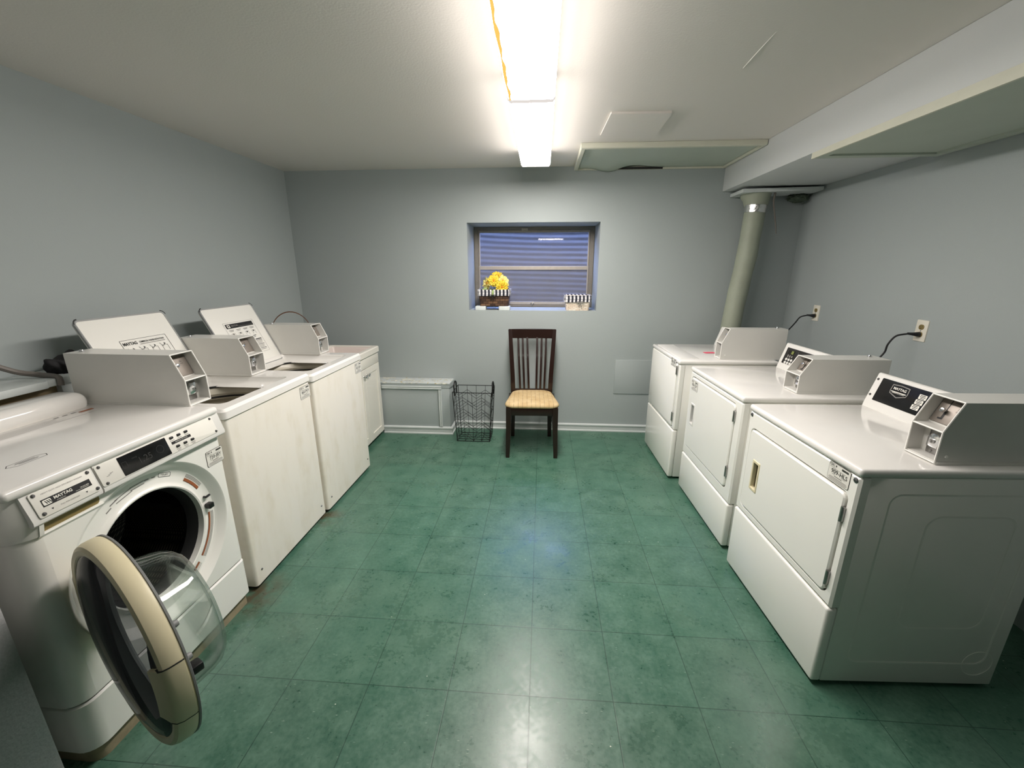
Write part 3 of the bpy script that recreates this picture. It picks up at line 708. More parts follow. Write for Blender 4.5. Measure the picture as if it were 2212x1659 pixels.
def dryer(name, label, x, y, rot, w, h, door, seam, handle, hinges, sticker, code, model, cend):
    t, X = dryer_root(name, label, x, y, rot, w)
    zb = .018; D = .66; ft = .034
    # cabinet with embossed side
    b = MB(X); b.box(-D, -ft, .003, w - .003, zb, h - .03, .003)
    if model == 3:
        SIDE = frame((0, w - .003, 0), (1, 0, 0), (0, 0, 1), (0, 1, 0))
        for (cx, cz, ww, hh, rr) in ((-.36, .46, .50, .70, .04), (-.40, .50, .30, .46, .05)):
            b.holed(rrect(ww, hh, rr, 5, cx, cz)[::-1], rrect(ww - .012, hh - .012, rr - .006, 5, cx, cz)[::-1], -.001, .0007, 0, SIDE, .0006, .0006)
        b.holed(circle(.055, 28, -.585, .115), circle(.0535, 28, -.585, .115), -.001, .0005, 0, SIDE)
    b.build('cabinet', M['white'] if model != 3 else M['white'], t)
    for yy in (.05, w - .05):
        for xx in (-.06, -.6):
            b = MB(X); b.lathe([(0, 0), (.02, 0), (.02, .008), (.01, .008), (.01, .03)], 10, 0, T(xx, yy, 0)); b.build('levelling_foot', M['black_pl'], t)
    # kick panel, with a rolled top edge
    zs = seam
    b = MB(X); b.box(-ft, .004, 0.0, w, zb, zs - .003, .010, 0, 3); b.build('kick_panel', M['white'], t)
    # front panel with a door opening
    zt = h - .032
    dz0, dz1, dy0, dy1 = door
    F = FR(0, 0, 0); rr = .022
    out = rrect(w, zt - zs, .008, 5, w / 2, (zt + zs) / 2)
    inn = rrect(dy1 - dy0 + .010, dz1 - dz0 + .010, rr + .004, 5, (dy0 + dy1) / 2, (dz0 + dz1) / 2)
    b = MB(X); b.holed(out, inn, -ft, 0, 0, F, .008, .004); b.build('front_panel', M['white'], t)
    b = MB(X); b.plate(inset(inn, -.002), -.03, -.012, 0, 0, F); b.build('door_recess', M['groove'], t)
    d = MB(X)
    dl = rrect(dy1 - dy0, dz1 - dz0, rr, 5, (dy0 + dy1) / 2, (dz0 + dz1) / 2)
    hy0, hy1, hz0, hz1 = handle if handle else (0, 0, 0, 0)
    if handle:
        hl = rrect(hy1 - hy0, hz1 - hz0, .004, 5, (hy0 + hy1) / 2, (hz0 + hz1) / 2)
        d.holed(dl, hl, -.012, .006, 0, F, .005)
    else:
        d.plate(dl, -.012, .006, .005, 0, F)
    do = d.build('door', M['white'], t)
    if handle:
        hm = M['cream'] if model == 3 else M['white2']
        p = MB(X); inn2 = rrect(hy1 - hy0 - .020, hz1 - hz0 - .024, .003, 5, (hy0 + hy1) / 2, (hz0 + hz1) / 2)
        hl2 = rrect(hy1 - hy0 + .004, hz1 - hz0 + .004, .005, 5, (hy0 + hy1) / 2, (hz0 + hz1) / 2)
        p.holed(hl2, inn2, -.01, .009, 0, F, .003, .002); p.plate(inset(inn2, -.003), -.030, -.026, 0, 1, F)
        iw = inn2; p.rings([[(a, c, -.026) for a, c in iw], [(a, c, -.008) for a, c in iw]], 1, F, False, False)
        p.build('handle', [hm, M['yellowed'] if model == 3 else M['white2']], do)
    for (za, zc) in hinges:
        p = MB(X); p.box(-.004, .009, dy1 - .002, dy1 + .011, za, zc, .002, 0, 1)
        p.tube([(.009, dy1 + .0045, za), (.009, dy1 + .0045, zc)], .0045, 8); p.build('hinge', M['steel'], do)
    # top with rolled front edge
    b = MB(X); b.box(-D - .005, .006, -.003, w + .003, h - .030, h, .011, 0, 3); o = b.build('top_panel', M['white_top'], t)
    if model == 1:
        p = MB(X); p.plate(rrect(.56, .13, .006, 3), 0, .003, .001, 0, TOP(-.085, w / 2 - .01, h)); p.build('lint_lid', M['white2'], t)
    # console with slanted face
    cx = -.513 if model == 3 else (-.545 if model == 2 else -.50); ct = 1.056
    b = MB(X); prof = [(cx, h - .002), (cx - .004, h + .018), (cx - .044, ct - .004), (cx - .050, ct), (cx - .066, ct - .002), (-D - .004, ct - .05), (-D - .004, h - .002)]
    b.prism(prof, .006, cend); co_ = b.build('console', M['white2'], t)
    ang = math.atan2(.040, ct - .022 - h); sl_len = math.hypot(.040, ct - .022 - h)
    F = SL(cx - .024, 0, (h + .018 + ct - .004) / 2, ang)
    if model == 3:
        p = MB(X); p.plate(rrect(.480, .108, .004, 3, .041 + .240, .004), 0, .002, .0008, 0, F)
        q = F @ T(.146, .022, .0021) @ Matrix.Scale(.88, 4)       # shield badge
        sh = [(-.048, .026), (0, .030), (.048, .026), (.050, -.006), (.046, -.020), (0, -.036), (-.046, -.020), (-.050, -.006)][::-1]
        p.plate(sh, 0, .0012, 0, 1, q); p.plate(inset(sh, .0045), 0, .0016, 0, 3, q)
        p.text('MAYTAG', .0178, q @ T(0, .008, .0018), 2, .02); p.bar(0, -.008, .082, .004, .0018, q, 2); p.text('COMMERCIAL LAUNDRY', .0062, q @ T(0, -.0135, .0018), 2, .01)
        for i, (dx, dy) in enumerate(((.252, .028), (.248, .004), (.244, -.020))):
            q2 = F @ T(dx, dy, .0022); p.bar(0, 0, .034, .0205, 0, q2, 2)
            for k, ww in enumerate((.022, .025, .018)): p.bar(0, .006 - .006 * k, ww, .0026, .0004, q2, 0)
        p.build('control_panel', [M['panel_black'], M['grey_print'], M['paper'], M['panel_black']], co_)
        for (yy, zz) in ((.018, .046), (.018, -.030)): screw_at(co_, X @ F @ T(yy, zz, .0), .0055)
    elif model == 2:
        p = MB(X); p.plate(rrect(.472, .104, .004, 3, .035 + .236, .0), 0, .002, .0008, 0, F)
        p.holed(rrect(.458, .092, .004, 3, .271, 0), rrect(.454, .088, .003, 3, .271, 0), .002, .0024, 0, F)
        q = F @ T(0, 0, .0023)
        p.plate(rrect(.058, .026, .003, 3, .088, .026), 0, .0006, 0, 3, q); p.bar(.103, .026, .022, .020, .0008, q, 2)
        p.bar(.155, .0, .0012, .085, .0004, q, 1)
        for k in range(3): p.bar(.072 + .020 * k, .000, .012, .016 - .002 * k, .0004, q, 1)
        p.text('TOP LOAD', .008, q @ T(.24, .030, .0006), 1)
        p.build('control_panel', [M['panel_black'], M['grey_print'], M['lcd'], M['screen']], co_)
        for r_ in range(2):
            for k in range(3):
                p = MB(X); p.lathe([(0, .005), (.0075, .0045), (.009, .002), (.009, 0)], 14, 0, F @ T(.072 + .026 * k, -.022 - .021 * r_, .002)); p.build('button', M['white2'], co_)
    # front marks
    if model == 3:
        for yy in (.020, w - .018): screw_at(t, X @ FR(0, yy, h - .048), .0095, 'front_screw')
    y0, y1, z0, z1 = sticker
    Y = X.to_translation()
    asset_sticker(t, code, Y.x + (.0062 if model == 2 else (.006 if model == 1 else .0003)), Y.y + y0, Y.y + y1, z0, z1)
    return t, X

d3, X3 = dryer('clothes_dryer', 'white dryer with a black shield badge panel and a 909-HLS tag', 1.060, .119, -2.65, .679, .898,
               (.392, .786, .040, .640), .352, (.100, .156, .508, .655), ((.686, .742), (.429, .485)), (.540, .640, .799, .865), '909-HLS', 3, .530)
d2, X2 = dryer('clothes_dryer', 'white dryer with a small green display, in the middle of its row', 1.049, .913, -1.75, .704, .893,
               (.350, .828, .030, .636), .281, (.074, .137, .516, .662), ((.740, .800), (.420, .480)), (.040, .142, .750, .813), '906-GLP', 2, .515)
d1, X1_ = dryer('clothes_dryer', 'white dryer in the far corner under the vent duct', .982, 1.720, -1.34, .670, .907,
               (.408, .874, .012, .632), .392, None, ((.800, .862), (.455, .520)), (.500, .606, .842, .898), '908-GRS', 1, .536)
def cbox(par, X, *a, **k):
    v = X.to_translation(); a = list(a)
    a[0] += v.x; a[1] += v.y; a[2] += v.y
    return coin_box(par, *a, **k)
# local y of the coin boxes counts from the far end of each dryer
cbox(d3, X3, -.258, .528, .640, .900, L=.47, rivet=1)
cbox(d2, X2, -.300, .512, .632, .895, L=.435, H_=.181, hm=.096, sb=.050, rivet=0)
cbox(d1, X1_, -.287, .533, .622, .909, L=.43, rivet=1)

# power cords of two dryers (plugs in the wall outlets)
def cord(par, pts, plug):
    Mi = par.matrix_world.inverted() if False else (Matrix.Translation(par.location) @ Matrix.Rotation(par.rotation_euler.z, 4, 'Z')).inverted()
    b = MB(); b.tube([Mi @ Vector(p) for p in pts], .0050, 8); o = b.build('power_cord', M['cord'], par)
    p = MB(Mi @ T(*plug)); p.tube([(.0, 0, 0), (-.012, 0, 0), (-.028, .004, .001), (-.05, .018, .002)], [.0135, .013, .009, .006], 10); p.build('plug', M['cord'], o)
def smooth(pts, n=6):
    P = [Vector(p) for p in pts]; P = [P[0]] + P + [P[-1]]; out = []
    for i in range(1, len(P) - 2):
        for k in range(n):
            t = k / n; a, b_, c_, d_ = P[i - 1], P[i], P[i + 1], P[i + 2]
            out.append(.5 * ((2 * b_) + (c_ - a) * t + (2 * a - 5 * b_ + 4 * c_ - d_) * t * t + (3 * b_ - a - 3 * c_ + d_) * t ** 3))
    out.append(P[-2]); return out
cord(d1, smooth([(XR - .055, 2.25, 1.170), (XR - .10, 2.255, 1.155), (XR - .14, 2.24, 1.11), (XR - .19, 2.22, 1.06), (XR - .24, 2.2, 1.02), (XR - .28, 2.18, .95), (XR - .30, 2.16, .7), (XR - .30, 2.16, .10)]), (XR - .009, 2.232, 1.170))
cord(d2, smooth([(XR - .055, 1.318, 1.166), (XR - .100, 1.335, 1.150), (XR - .125, 1.345, 1.10), (XR - .130, 1.35, 1.05), (XR - .165, 1.36, .995), (XR - .22, 1.38, .95), (XR - .26, 1.41, .90), (XR - .27, 1.41, .5), (XR - .27, 1.41, .10)]), (XR - .009, 1.300, 1.166))

# ------------------------------------------------------------------ washers
def washer_root(name, label, x, y, rot, w, D):
    a = R(rot); c = Vector((-D / 2, w / 2, 0))
    t = thing(name, label, 'washing machine', Vector((x, y, 0)) + Matrix.Rotation(-a, 4, 'Z') @ c, -a, 'coin washers along the left wall')
    return t, T(-c.x, -c.y, 0)

# --- front loader
W1, XW = washer_root('front_load_washer', 'white front-loading washer with its round porthole door swung wide open', -1.345, -.330, 1.2, .700, .66)
w = .700; CY, CZ = .362, .552
b = MB(XW)
prof = [(-.655, .004), (-.06, .004)]
def corner(r, n=6):
    L = [(-.655, 0.0)]
    for k in range(n + 1):
        a = R(-90 + 90 * k / n); L.append((-r + r * cos(a), r + r * sin(a)))
    for k in range(n + 1):
        a = R(90 * k / n); L.append((-.022 + .022 * cos(a), w - .022 + .022 * sin(a)))
    L.append((-.655, w)); return L
cs = corner(.055)
# shell: sides, rounded front corners; flat front made separately with the porthole
loopb = [(x, y, .245) for x, y in cs]; loopt = [(x, y, .944) for x, y in cs]
fs = []; n = len(cs); vs = loopb + loopt
for k in range(n):
    k2 = (k + 1) % n
    if k == 7: continue           # the flat front
    fs.append((k, k2, k2 + n, k + n))
b.raw(vs, fs)
fy0, fy1 = cs[7][1], cs[8][1]; fz0, fz1 = .245, .944
RO = .300; N = 120; lp = []; lr = []
for k in range(N):
    a = 2 * PI * k / N; dx, dz = cos(a), sin(a)
    lp.append((0, CY + RO * dx, CZ + RO * dz))
    tt = min(((fy1 - CY) / dx if dx > 1e-6 else ((fy0 - CY) / dx if dx < -1e-6 else 9e9)), ((fz1 - CZ) / dz if dz > 1e-6 else ((fz0 - CZ) / dz if dz < -1e-6 else 9e9)))
    lr.append([0, CY + tt * dx, CZ + tt * dz])
for (yy, zz) in ((fy0, fz0), (fy1, fz0), (fy0, fz1), (fy1, fz1)):
    q = min(lr, key=lambda p: (p[1] - yy) ** 2 + (p[2] - zz) ** 2); q[1], q[2] = yy, zz
b.rings([lr, lp], 0, None, False, False)
# dished surround
DM = frame((0, CY, CZ), (0, 1, 0), (0, 0, 1), (1, 0, 0))
b.lathe([(RO, 0), (.294, -.003), (.280, -.022), (.268, -.030), (.226, -.032), (.216, -.028), (.209, -.020), (.204, -.022), (.203, -.05)], N, 0, DM)
b.build('cabinet', M['white'], W1, ang=30)
b = MB(XW); b.lathe([(.203, -.045), (.196, -.060), (.190, -.085), (.205, -.10), (.215, -.12)], 64, 0, DM); b.build('door_gasket', M['rubber'], W1)
b = MB(XW); b.lathe([(.215, -.12), (.262, -.13), (.262, -.44), (.22, -.47), (0, -.48)], 96, 0, DM)
o = b.build('drum', M['drum'], W1)
# shift so the dot pattern is centred on the drum axis
for k in range(3):
    a = R(10 + 120 * k); p = MB(XW); c0 = Vector((0, cos(a), sin(a)))
    s_ = Vector((0, -sin(a), cos(a)))
    P = [[Vector((x, CY, CZ)) + c0 * .262 + s_ * .045, Vector((x, CY, CZ)) + c0 * .195 + s_ * .012, Vector((x, CY, CZ)) + c0 * .195 - s_ * .012, Vector((x, CY, CZ)) + c0 * .262 - s_ * .045] for x in (-.14, -.44)]
    p.rings(P); p.build('baffle', M['rubber'], o)
# lower access panel and dirty base
cs2 = [(x + (.003 if x > -.6 else 0), y) for x, y in cs]
b = MB(XW); b.rings([[(x, y, z) for x, y in L] for L, z in ((cs2, .062), (cs2, .232), (inset(cs2, .006), .238))]); b.build('lower_panel', M['white'], W1)
b = MB(XW); b.rings([[(x, y, z) for x, y in inset(cs2, .016)] for z in (.0, .064)]); lab(b.build('base', M['rust'], W1), 'rust stained base strip')
# console band: leaning face, two plates
tp = [(-.020, .944), (.004, .944), (.026, .866), (.025, .856), (.018, .850), (-.020, .862)]
b = MB(XW); b.prism(tp, .212, w + .003); con = b.build('console', M['white2'], W1)
b = MB(XW); b.prism([(x - .001, z) for x, z in tp], .030, .208); drw = b.build('dispenser_drawer', M['white2'], W1)
b = MB(XW); L = []
arc = cs[1:8]
for z, o_ in ((.812, .002), (.816, .009), (.86, .021), (.868, .021), (.944, .001)):
    oy = min(o_, .004)
    L.append([(-.62, -oy, z)] + [(x + o_ * (k / 6), y - oy * (1 - k / 6), z) for k, (x, y) in enumerate(arc)] + [(o_, .044, z), (-.02, .044, z), (-.02, .075, z), (-.62, .02, z)])
b.rings(L); b.build('console_cheek', M['white'], W1, ang=30)
b = MB(XW); b.plate(rrect(.165, .034, .014, 5, .128, .836), -.001, .001, 0, 0, FR(0, 0, 0)); lab(b.build('handle_recess', M['yellowed'], W1), 'yellowed finger recess under the drawer, darkened for its shade')  # flat plate, its dark tone stands in for shade inside the recess
b = MB(XW); b.prism([(-.01, .822), (.006, .8205), (.008, .816), (.0, .808), (-.01, .808)], .045, .215); b.build('recess_lip', M['white'], W1)
ang = math.atan2(.022, .078); F = SL(.0155, 0, .905, ang)
p = MB(XW); p.plate(rrect(.455, .070, .006, 4, .440, .0), 0, .0022, .0008, 0, F)
p.plate(rrect(.172, .064, .002, 3, .366, .0), .002, .0034, .0004, 1, F)
p.bar(.508, .001, .082, .010, .0026, F, 2); p.text('NORMAL SETTINGS', .006, F @ T(.508, .001, .003), 0)
q = F @ T(.355, -.003, .0037)
p.text('1.25', .030, q @ T(.006, -.002, 0), 3); p.text('PRICE', .007, q @ T(-.026, .014, 0), 3)
p.holed(rrect(.016, .022, .003, 3, -.062, .004), rrect(.014, .020, .002, 3, -.062, .004), 0, .0001, 3, q); p.holed(circle(.014, 20, .064, .004), circle(.0128, 20, .064, .004), 0, .0001, 3, q)
for k, (dx, dy) in enumerate(((.474, .010), (.505, .010), (.536, .010), (.484, -.026), (.516, -.026), (.548, -.026))):
    p.bar(dx, dy, .018, .0022, .0026, F, 4); p.bar(dx, dy - .005, .014, .002, .0026, F, 4) if k > 2 else None
q = F @ T(.243, -.004, .0026)
for k in range(3): p.bar(-.006 + .006 * k, -.004 + .003 * k, .010, .0015, 0, q, 4)
p.build('control_panel', [M['paper'], M['screen'], M['black'], M['segments'], M['grey_print']], con)
for k, (dx, dy) in enumerate(((.474, .021), (.505, .021), (.536, .021), (.484, -.016), (.516, -.016), (.548, -.016))):
    p = MB(XW); p.plate(rrect(.014, .009, .003, 3, dx, dy), .002, .0065, .002, 0, F); p.build('button', M['black_pl'], con)
for (dx, dy) in ((.224, .028), (.226, -.028), (.655, .028), (.660, -.028)): screw_at(con, XW @ F @ T(dx, dy, .002), .0048)
p = MB(XW); p.plate(rrect(.156, .072, .005, 4, .124, -.001), 0, .0022, .0008, 0, F)
q = F @ T(.124, .0, .0025)
p.text('HEAVY DUTY HIGH EFFICIENCY WASHER', .0056, q @ T(0, .024, 0), 2)
p.bar(.002, -.001, .124, .021, .0003, q, 1); q2 = q @ T(0, 0, .0006)
p.plate(rrect(.020, .015, .003, 3, -.048, -.001), 0, .0002, 0, 0, q2)
for k in range(3): p.raw([(-.054 + .005 * k, .0035, .0004), (-.0515 + .005 * k, .0035, .0004), (-.0475 + .005 * k, -.0055, .0004), (-.050 + .005 * k, -.0055, .0004)], [(0, 1, 2, 3)], 1, q2)
p.text('MAYTAG', .0115, q2 @ T(-.008, .0014, .0002), 0, .03); p.text('COMMERCIAL', .0036, q2 @ T(-.016, -.0075, .0002), 0); p.bar(.038, -.0078, .035, .0008, .0002, q2, 0); p.text('WASHER', .006, q2 @ T(.046, -.0038, .0002), 0)
p.text('PULL FOR DISPENSER', .0052, q @ T(0, -.024, 0), 2)
for sx_ in (-1, 1): p.raw([(sx_ * .044 - .003, -.0215, 0), (sx_ * .044 + .003, -.0215, 0), (sx_ * .044, -.0265, 0)], [(0, 2, 1)], 1, q)
p.build('name_plate', [M['paper'], M['black'], M['grey_print']], drw)
for (dx, dy) in ((.056, .028), (.058, -.028), (.192, .028), (.196, -.028)): screw_at(drw, XW @ F @ T(dx, dy, .002), .0052)
# top
b = MB(XW); b.box(-.66, .014, -.004, w + .004, .942, .972, .012, 0, 3); tp_ = b.build('top_panel', M['white_top'], W1)
b = MB(XW); b.box(-.655, -.512, .0, .670, .95, 1.036, .040, 0, 5); b.build('rear_hump', M['white_top'], W1)
# faint printed instructions on the top
p = MB(XW); q = TOP(-.455, .40, .9722)
for (cx, cy, ww, hh) in ((0, .045, .47, .0016), (0, -.028, .47, .0016)): p.bar(cx, cy, ww, hh, 0, q, 0)
for k in range(8): p.bar(-.05 + .01 * (k % 3), .030 - .007 * k, .26 + .03 * (k % 2), .0012, 0, q, 0)
for k in range(3): p.bar(.11 + .03 * k, .030, .018, .006, 0, q, 1)
p.plate(rrect(.05, .016, .004, 3, .205, .015), 0, .0002, 0, 2, q)
p.build('printed_instructions', [M['grey_print'], M['black'], M['orange']], tp_); p = MB(XW)
q = TOP(-.155, .178, .9722); hx = [(-.055, -.002), (-.042, .014), (.030, .018), (.050, .004), (.040, -.014), (-.036, -.018)]
p.holed(hx[::-1], inset(hx[::-1], .0016), 0, .0001, 1, q)
for k in range(3): p.bar(-.002, .007 - .006 * k, .06 - .012 * abs(k - 1), .0022, .0001, q, 1)
p.build('printed_notice', [M['grey_print'], M['black']], tp_)
# marks, hook and latch in the dish
def dish(a, r, h=-.031): return Vector((h, CY + r * cos(a), CZ + r * sin(a)))
def arc_sticker(a0, a1, r0, r1, rows):
    p = MB(XW); n = 12
    def band(ra, rb, mm, dz):
        p.rings([[dish(R(a0 + (a1 - a0) * k / n), ra, dz), dish(R(a0 + (a1 - a0) * k / n), rb, dz)] for k in range(n + 1)], mm, None, False, False, False)
    band(r0 - .001, r1 + .001, 2, -.0310); band(r0, r1, 0, -.0306); band(r0, r0 + (r1 - r0) * .3, 1, -.0302)
    for k in range(rows):
        rr = r0 + (r1 - r0) * (.42 + .5 * k / rows); band(rr, rr + (r1 - r0) * .06, 3, -.0302)
    p.build('warning_sticker', [M['paper'], M['orange'], M['black'], M['grey_print']], W1)
arc_sticker(47, 27, .236, .272, 4); arc_sticker(-4, -46, .238, .266, 4); arc_sticker(-52, -60, .238, .266, 2)
p = MB(XW)
for (a0, ww, rr) in ((118, .02, .24), (112, .03, .248), (104, .06, .248), (104, .06, .236), (92, .05, .25), (92, .05, .24), (84, .018, .25), (78, .014, .25)):
    c_ = dish(R(a0), rr, -.0305); t_ = R(a0 - 90); p.bar(0, 0, ww, .003 if ww > .03 else .004, 0, frame(c_, (0, cos(t_), sin(t_)), (0, -sin(t_), cos(t_)), (1, 0, 0)), 0)
c_ = dish(R(68), .252, -.0305); t_ = R(68 - 90); q = frame(c_, (0, cos(t_), sin(t_)), (0, -sin(t_), cos(t_)), (1, 0, 0))
p.holed(rrect(.05, .016, .004, 3), rrect(.047, .013, .003, 3), 0, .0002, 1, q); p.text('720-JBY', .009, q @ T(0, 0, .0004), 1)
p.build('surround_print', [M['grey_print'], M['black']], W1)
c_ = dish(R(14), .240); p = MB(XW); p.tube([c_, c_ + Vector((.010, 0, 0)), c_ + Vector((.013, .006, .002)), c_ + Vector((.013, .016, .003))], [.005, .005, .005, .0045], 8); p.build('hook', M['black_pl'], W1)
c_ = dish(R(4), .240); p = MB(XW @ T(*c_)); p.box(0, .024, -.011, .012, -.011, .011, .003); p.build('door_catch', M['black_pl'], W1)
asset_sticker(W1, '720-JBY', XW.to_translation().x + .0004, XW.to_translation().y + .612, XW.to_translation().y + .698, .735, .800)

# --- open porthole door: own frame, n = outward normal of its outer face
dc = Vector((-1.062, -.331, .552)); al = -.451
ea = Vector((cos(al), sin(al), 0)); en = Vector((sin(al), -cos(al), 0)); ez = Vector((0, 0, 1))
DW = frame(dc, ea, ez, en)
if DW.to_3x3().determinant() < 0: DW = frame(dc, ea, ez, en)
Wm = Matrix.Translation(W1.location) @ Matrix.Rotation(W1.rotation_euler.z, 4, 'Z')
DL = Wm.inverted() @ DW
RR = .297
b = MB(DL); b.lathe([(.262, .0), (.285, .0), (RR - .002, .002), (RR, .008), (RR - .003, .032), (RR - .009, .043), (RR - .018, .048), (.266, .046), (.262, .043), (.2605, .030)], 96, 0, None, True)
door = b.build('door', M['cream'], W1, ang=28)
b = MB(DL); b.lathe([(RR - .0012, -.004), (RR + .0006, -.003), (RR + .0006, .001), (RR - .0012, .002), (.2, .0025), (.2, -.003)], 96, 0, None, True); b.build('dark_seal', M['greygap'], door)
b = MB(DL); b.lathe([(.261, .002), (.2605, .036), (.250, .024), (.212, .014), (.205, .002)], 96, 0, None, True); b.build('inner_ring', M['innerring'], door, ang=50)
b = MB(DL); b.lathe([(.2635, .042), (.255, .047), (.23, .054), (.20, .0595), (.15, .065), (.10, .069), (.05, .071), (0, .072)], 72); b.build('smoked_window', M['smoked'], door, fix=True)
b = MB(DL); b.lathe([(.206, .004), (.201, -.04), (.193, -.09), (.185, -.113), (.170, -.128), (.150, -.133), (0, -.136), (0, -.130), (.148, -.127), (.165, -.122), (.177, -.110), (.185, -.09), (.193, -.04), (.198, .004)], 96, 0, None, True)
b.build('glass_bowl', M['glass'], door, ang=60)
b = MB(DL); b.lathe([(.212, .003), (.212, -.006), (.204, -.008), (.200, .003)], 72, 0, None, True); b.build('bowl_clamp_ring', M['greygap'], door)
# handle piece set in the ring at the free lower side, with the dark grip hollow beside it
A0, A1 = 22.5, -20
def ring_seg(prof, a0, a1, n, m=0):
    b.rings([[(r * cos(R(a0 + (a1 - a0) * k / n)), r * sin(R(a0 + (a1 - a0) * k / n)), z) for r, z in prof] for k in range(n + 1)], m)
b = MB(DL); ring_seg([(.262, .020), (RR + .0012, .006), (RR + .0012, .012), (RR - .0018, .033), (RR - .008, .045), (RR - .018, .051), (.258, .056), (.244, .060), (.240, .054), (.252, .040)], A0 - 6, A1 + 4, 14); b.build('handle', M['cream'], door)
b = MB(DL); n = 22; P = []
for k in range(n + 1):
    u = k / n; a = R(30 + (-52 - 30) * u); r0 = .260 - .040 * sin(PI * u) ** .7; hz = lambda r_: .0735 - (r_ / .2635) ** 2 * .030; P.append([(r0 * cos(a), r0 * sin(a), hz(r0) + .001), (.242 * cos(a) if r0 < .242 else r0 * cos(a), .242 * sin(a) if r0 < .242 else r0 * sin(a), hz(max(r0, .242)) + .001), (.2625 * cos(a), .2625 * sin(a), .0445)])
b.rings(P, 0, None, False, False, False); b.build('grip_hollow', M['black_pl'], door)
for a in (A0 - 6.2, A1 + 4.2):
    b = MB(DL); ring_seg([(.262, .02), (RR + .0016, .004), (RR + .0016, .012), (RR - .0014, .033), (RR - .0076, .0455), (RR - .0176, .0515), (.262, .050)], a - .25, a + .25, 1); b.build('seam', M['groove'], door)
for a in (32, 14):
    b = MB(DL); b.lathe([(0, -.016), (.007, -.016), (.009, -.010), (.009, .0)], 12, 0, T(.276 * cos(R(a)), .276 * sin(R(a)), 0)); b.build('rubber_bumper', M['greygap'], door)
b = MB(DL); a = R(7); b.box(.255, .285, .255 * sin(a) - .012, .255 * sin(a) + .010, -.030, 0, .004); b.build('door_latch', M['black_pl'], door)
# hinge plate on the cabinet
b = MB(XW); 
for k in range(1):
    b.rings([[(x, y, z) for y, z in ((.088, .46), (.105, .39), (.135, .44), (.140, .62), (.110, .69), (.088, .64))] for x in (-.004, .014)])
hp = b.build('hinge_plate', M['white2'], W1)
for z in (.47, .62):
    b = MB(XW); b.tube([(.020, .100, z - .028), (.020, .100, z + .028)], .012, 10); b.build('hinge_knuckle', M['steel'], hp)
coin_box(W1, XW.to_translation().x - .098, XW.to_translation().y + .700, XW.to_translation().y + .812, .974, L=.49, H_=.214, hm=.110, rivet=0) if False else None
cbox(W1, XW, -.094, .686, .796, .970, L=.515, H_=.216, hm=.110)

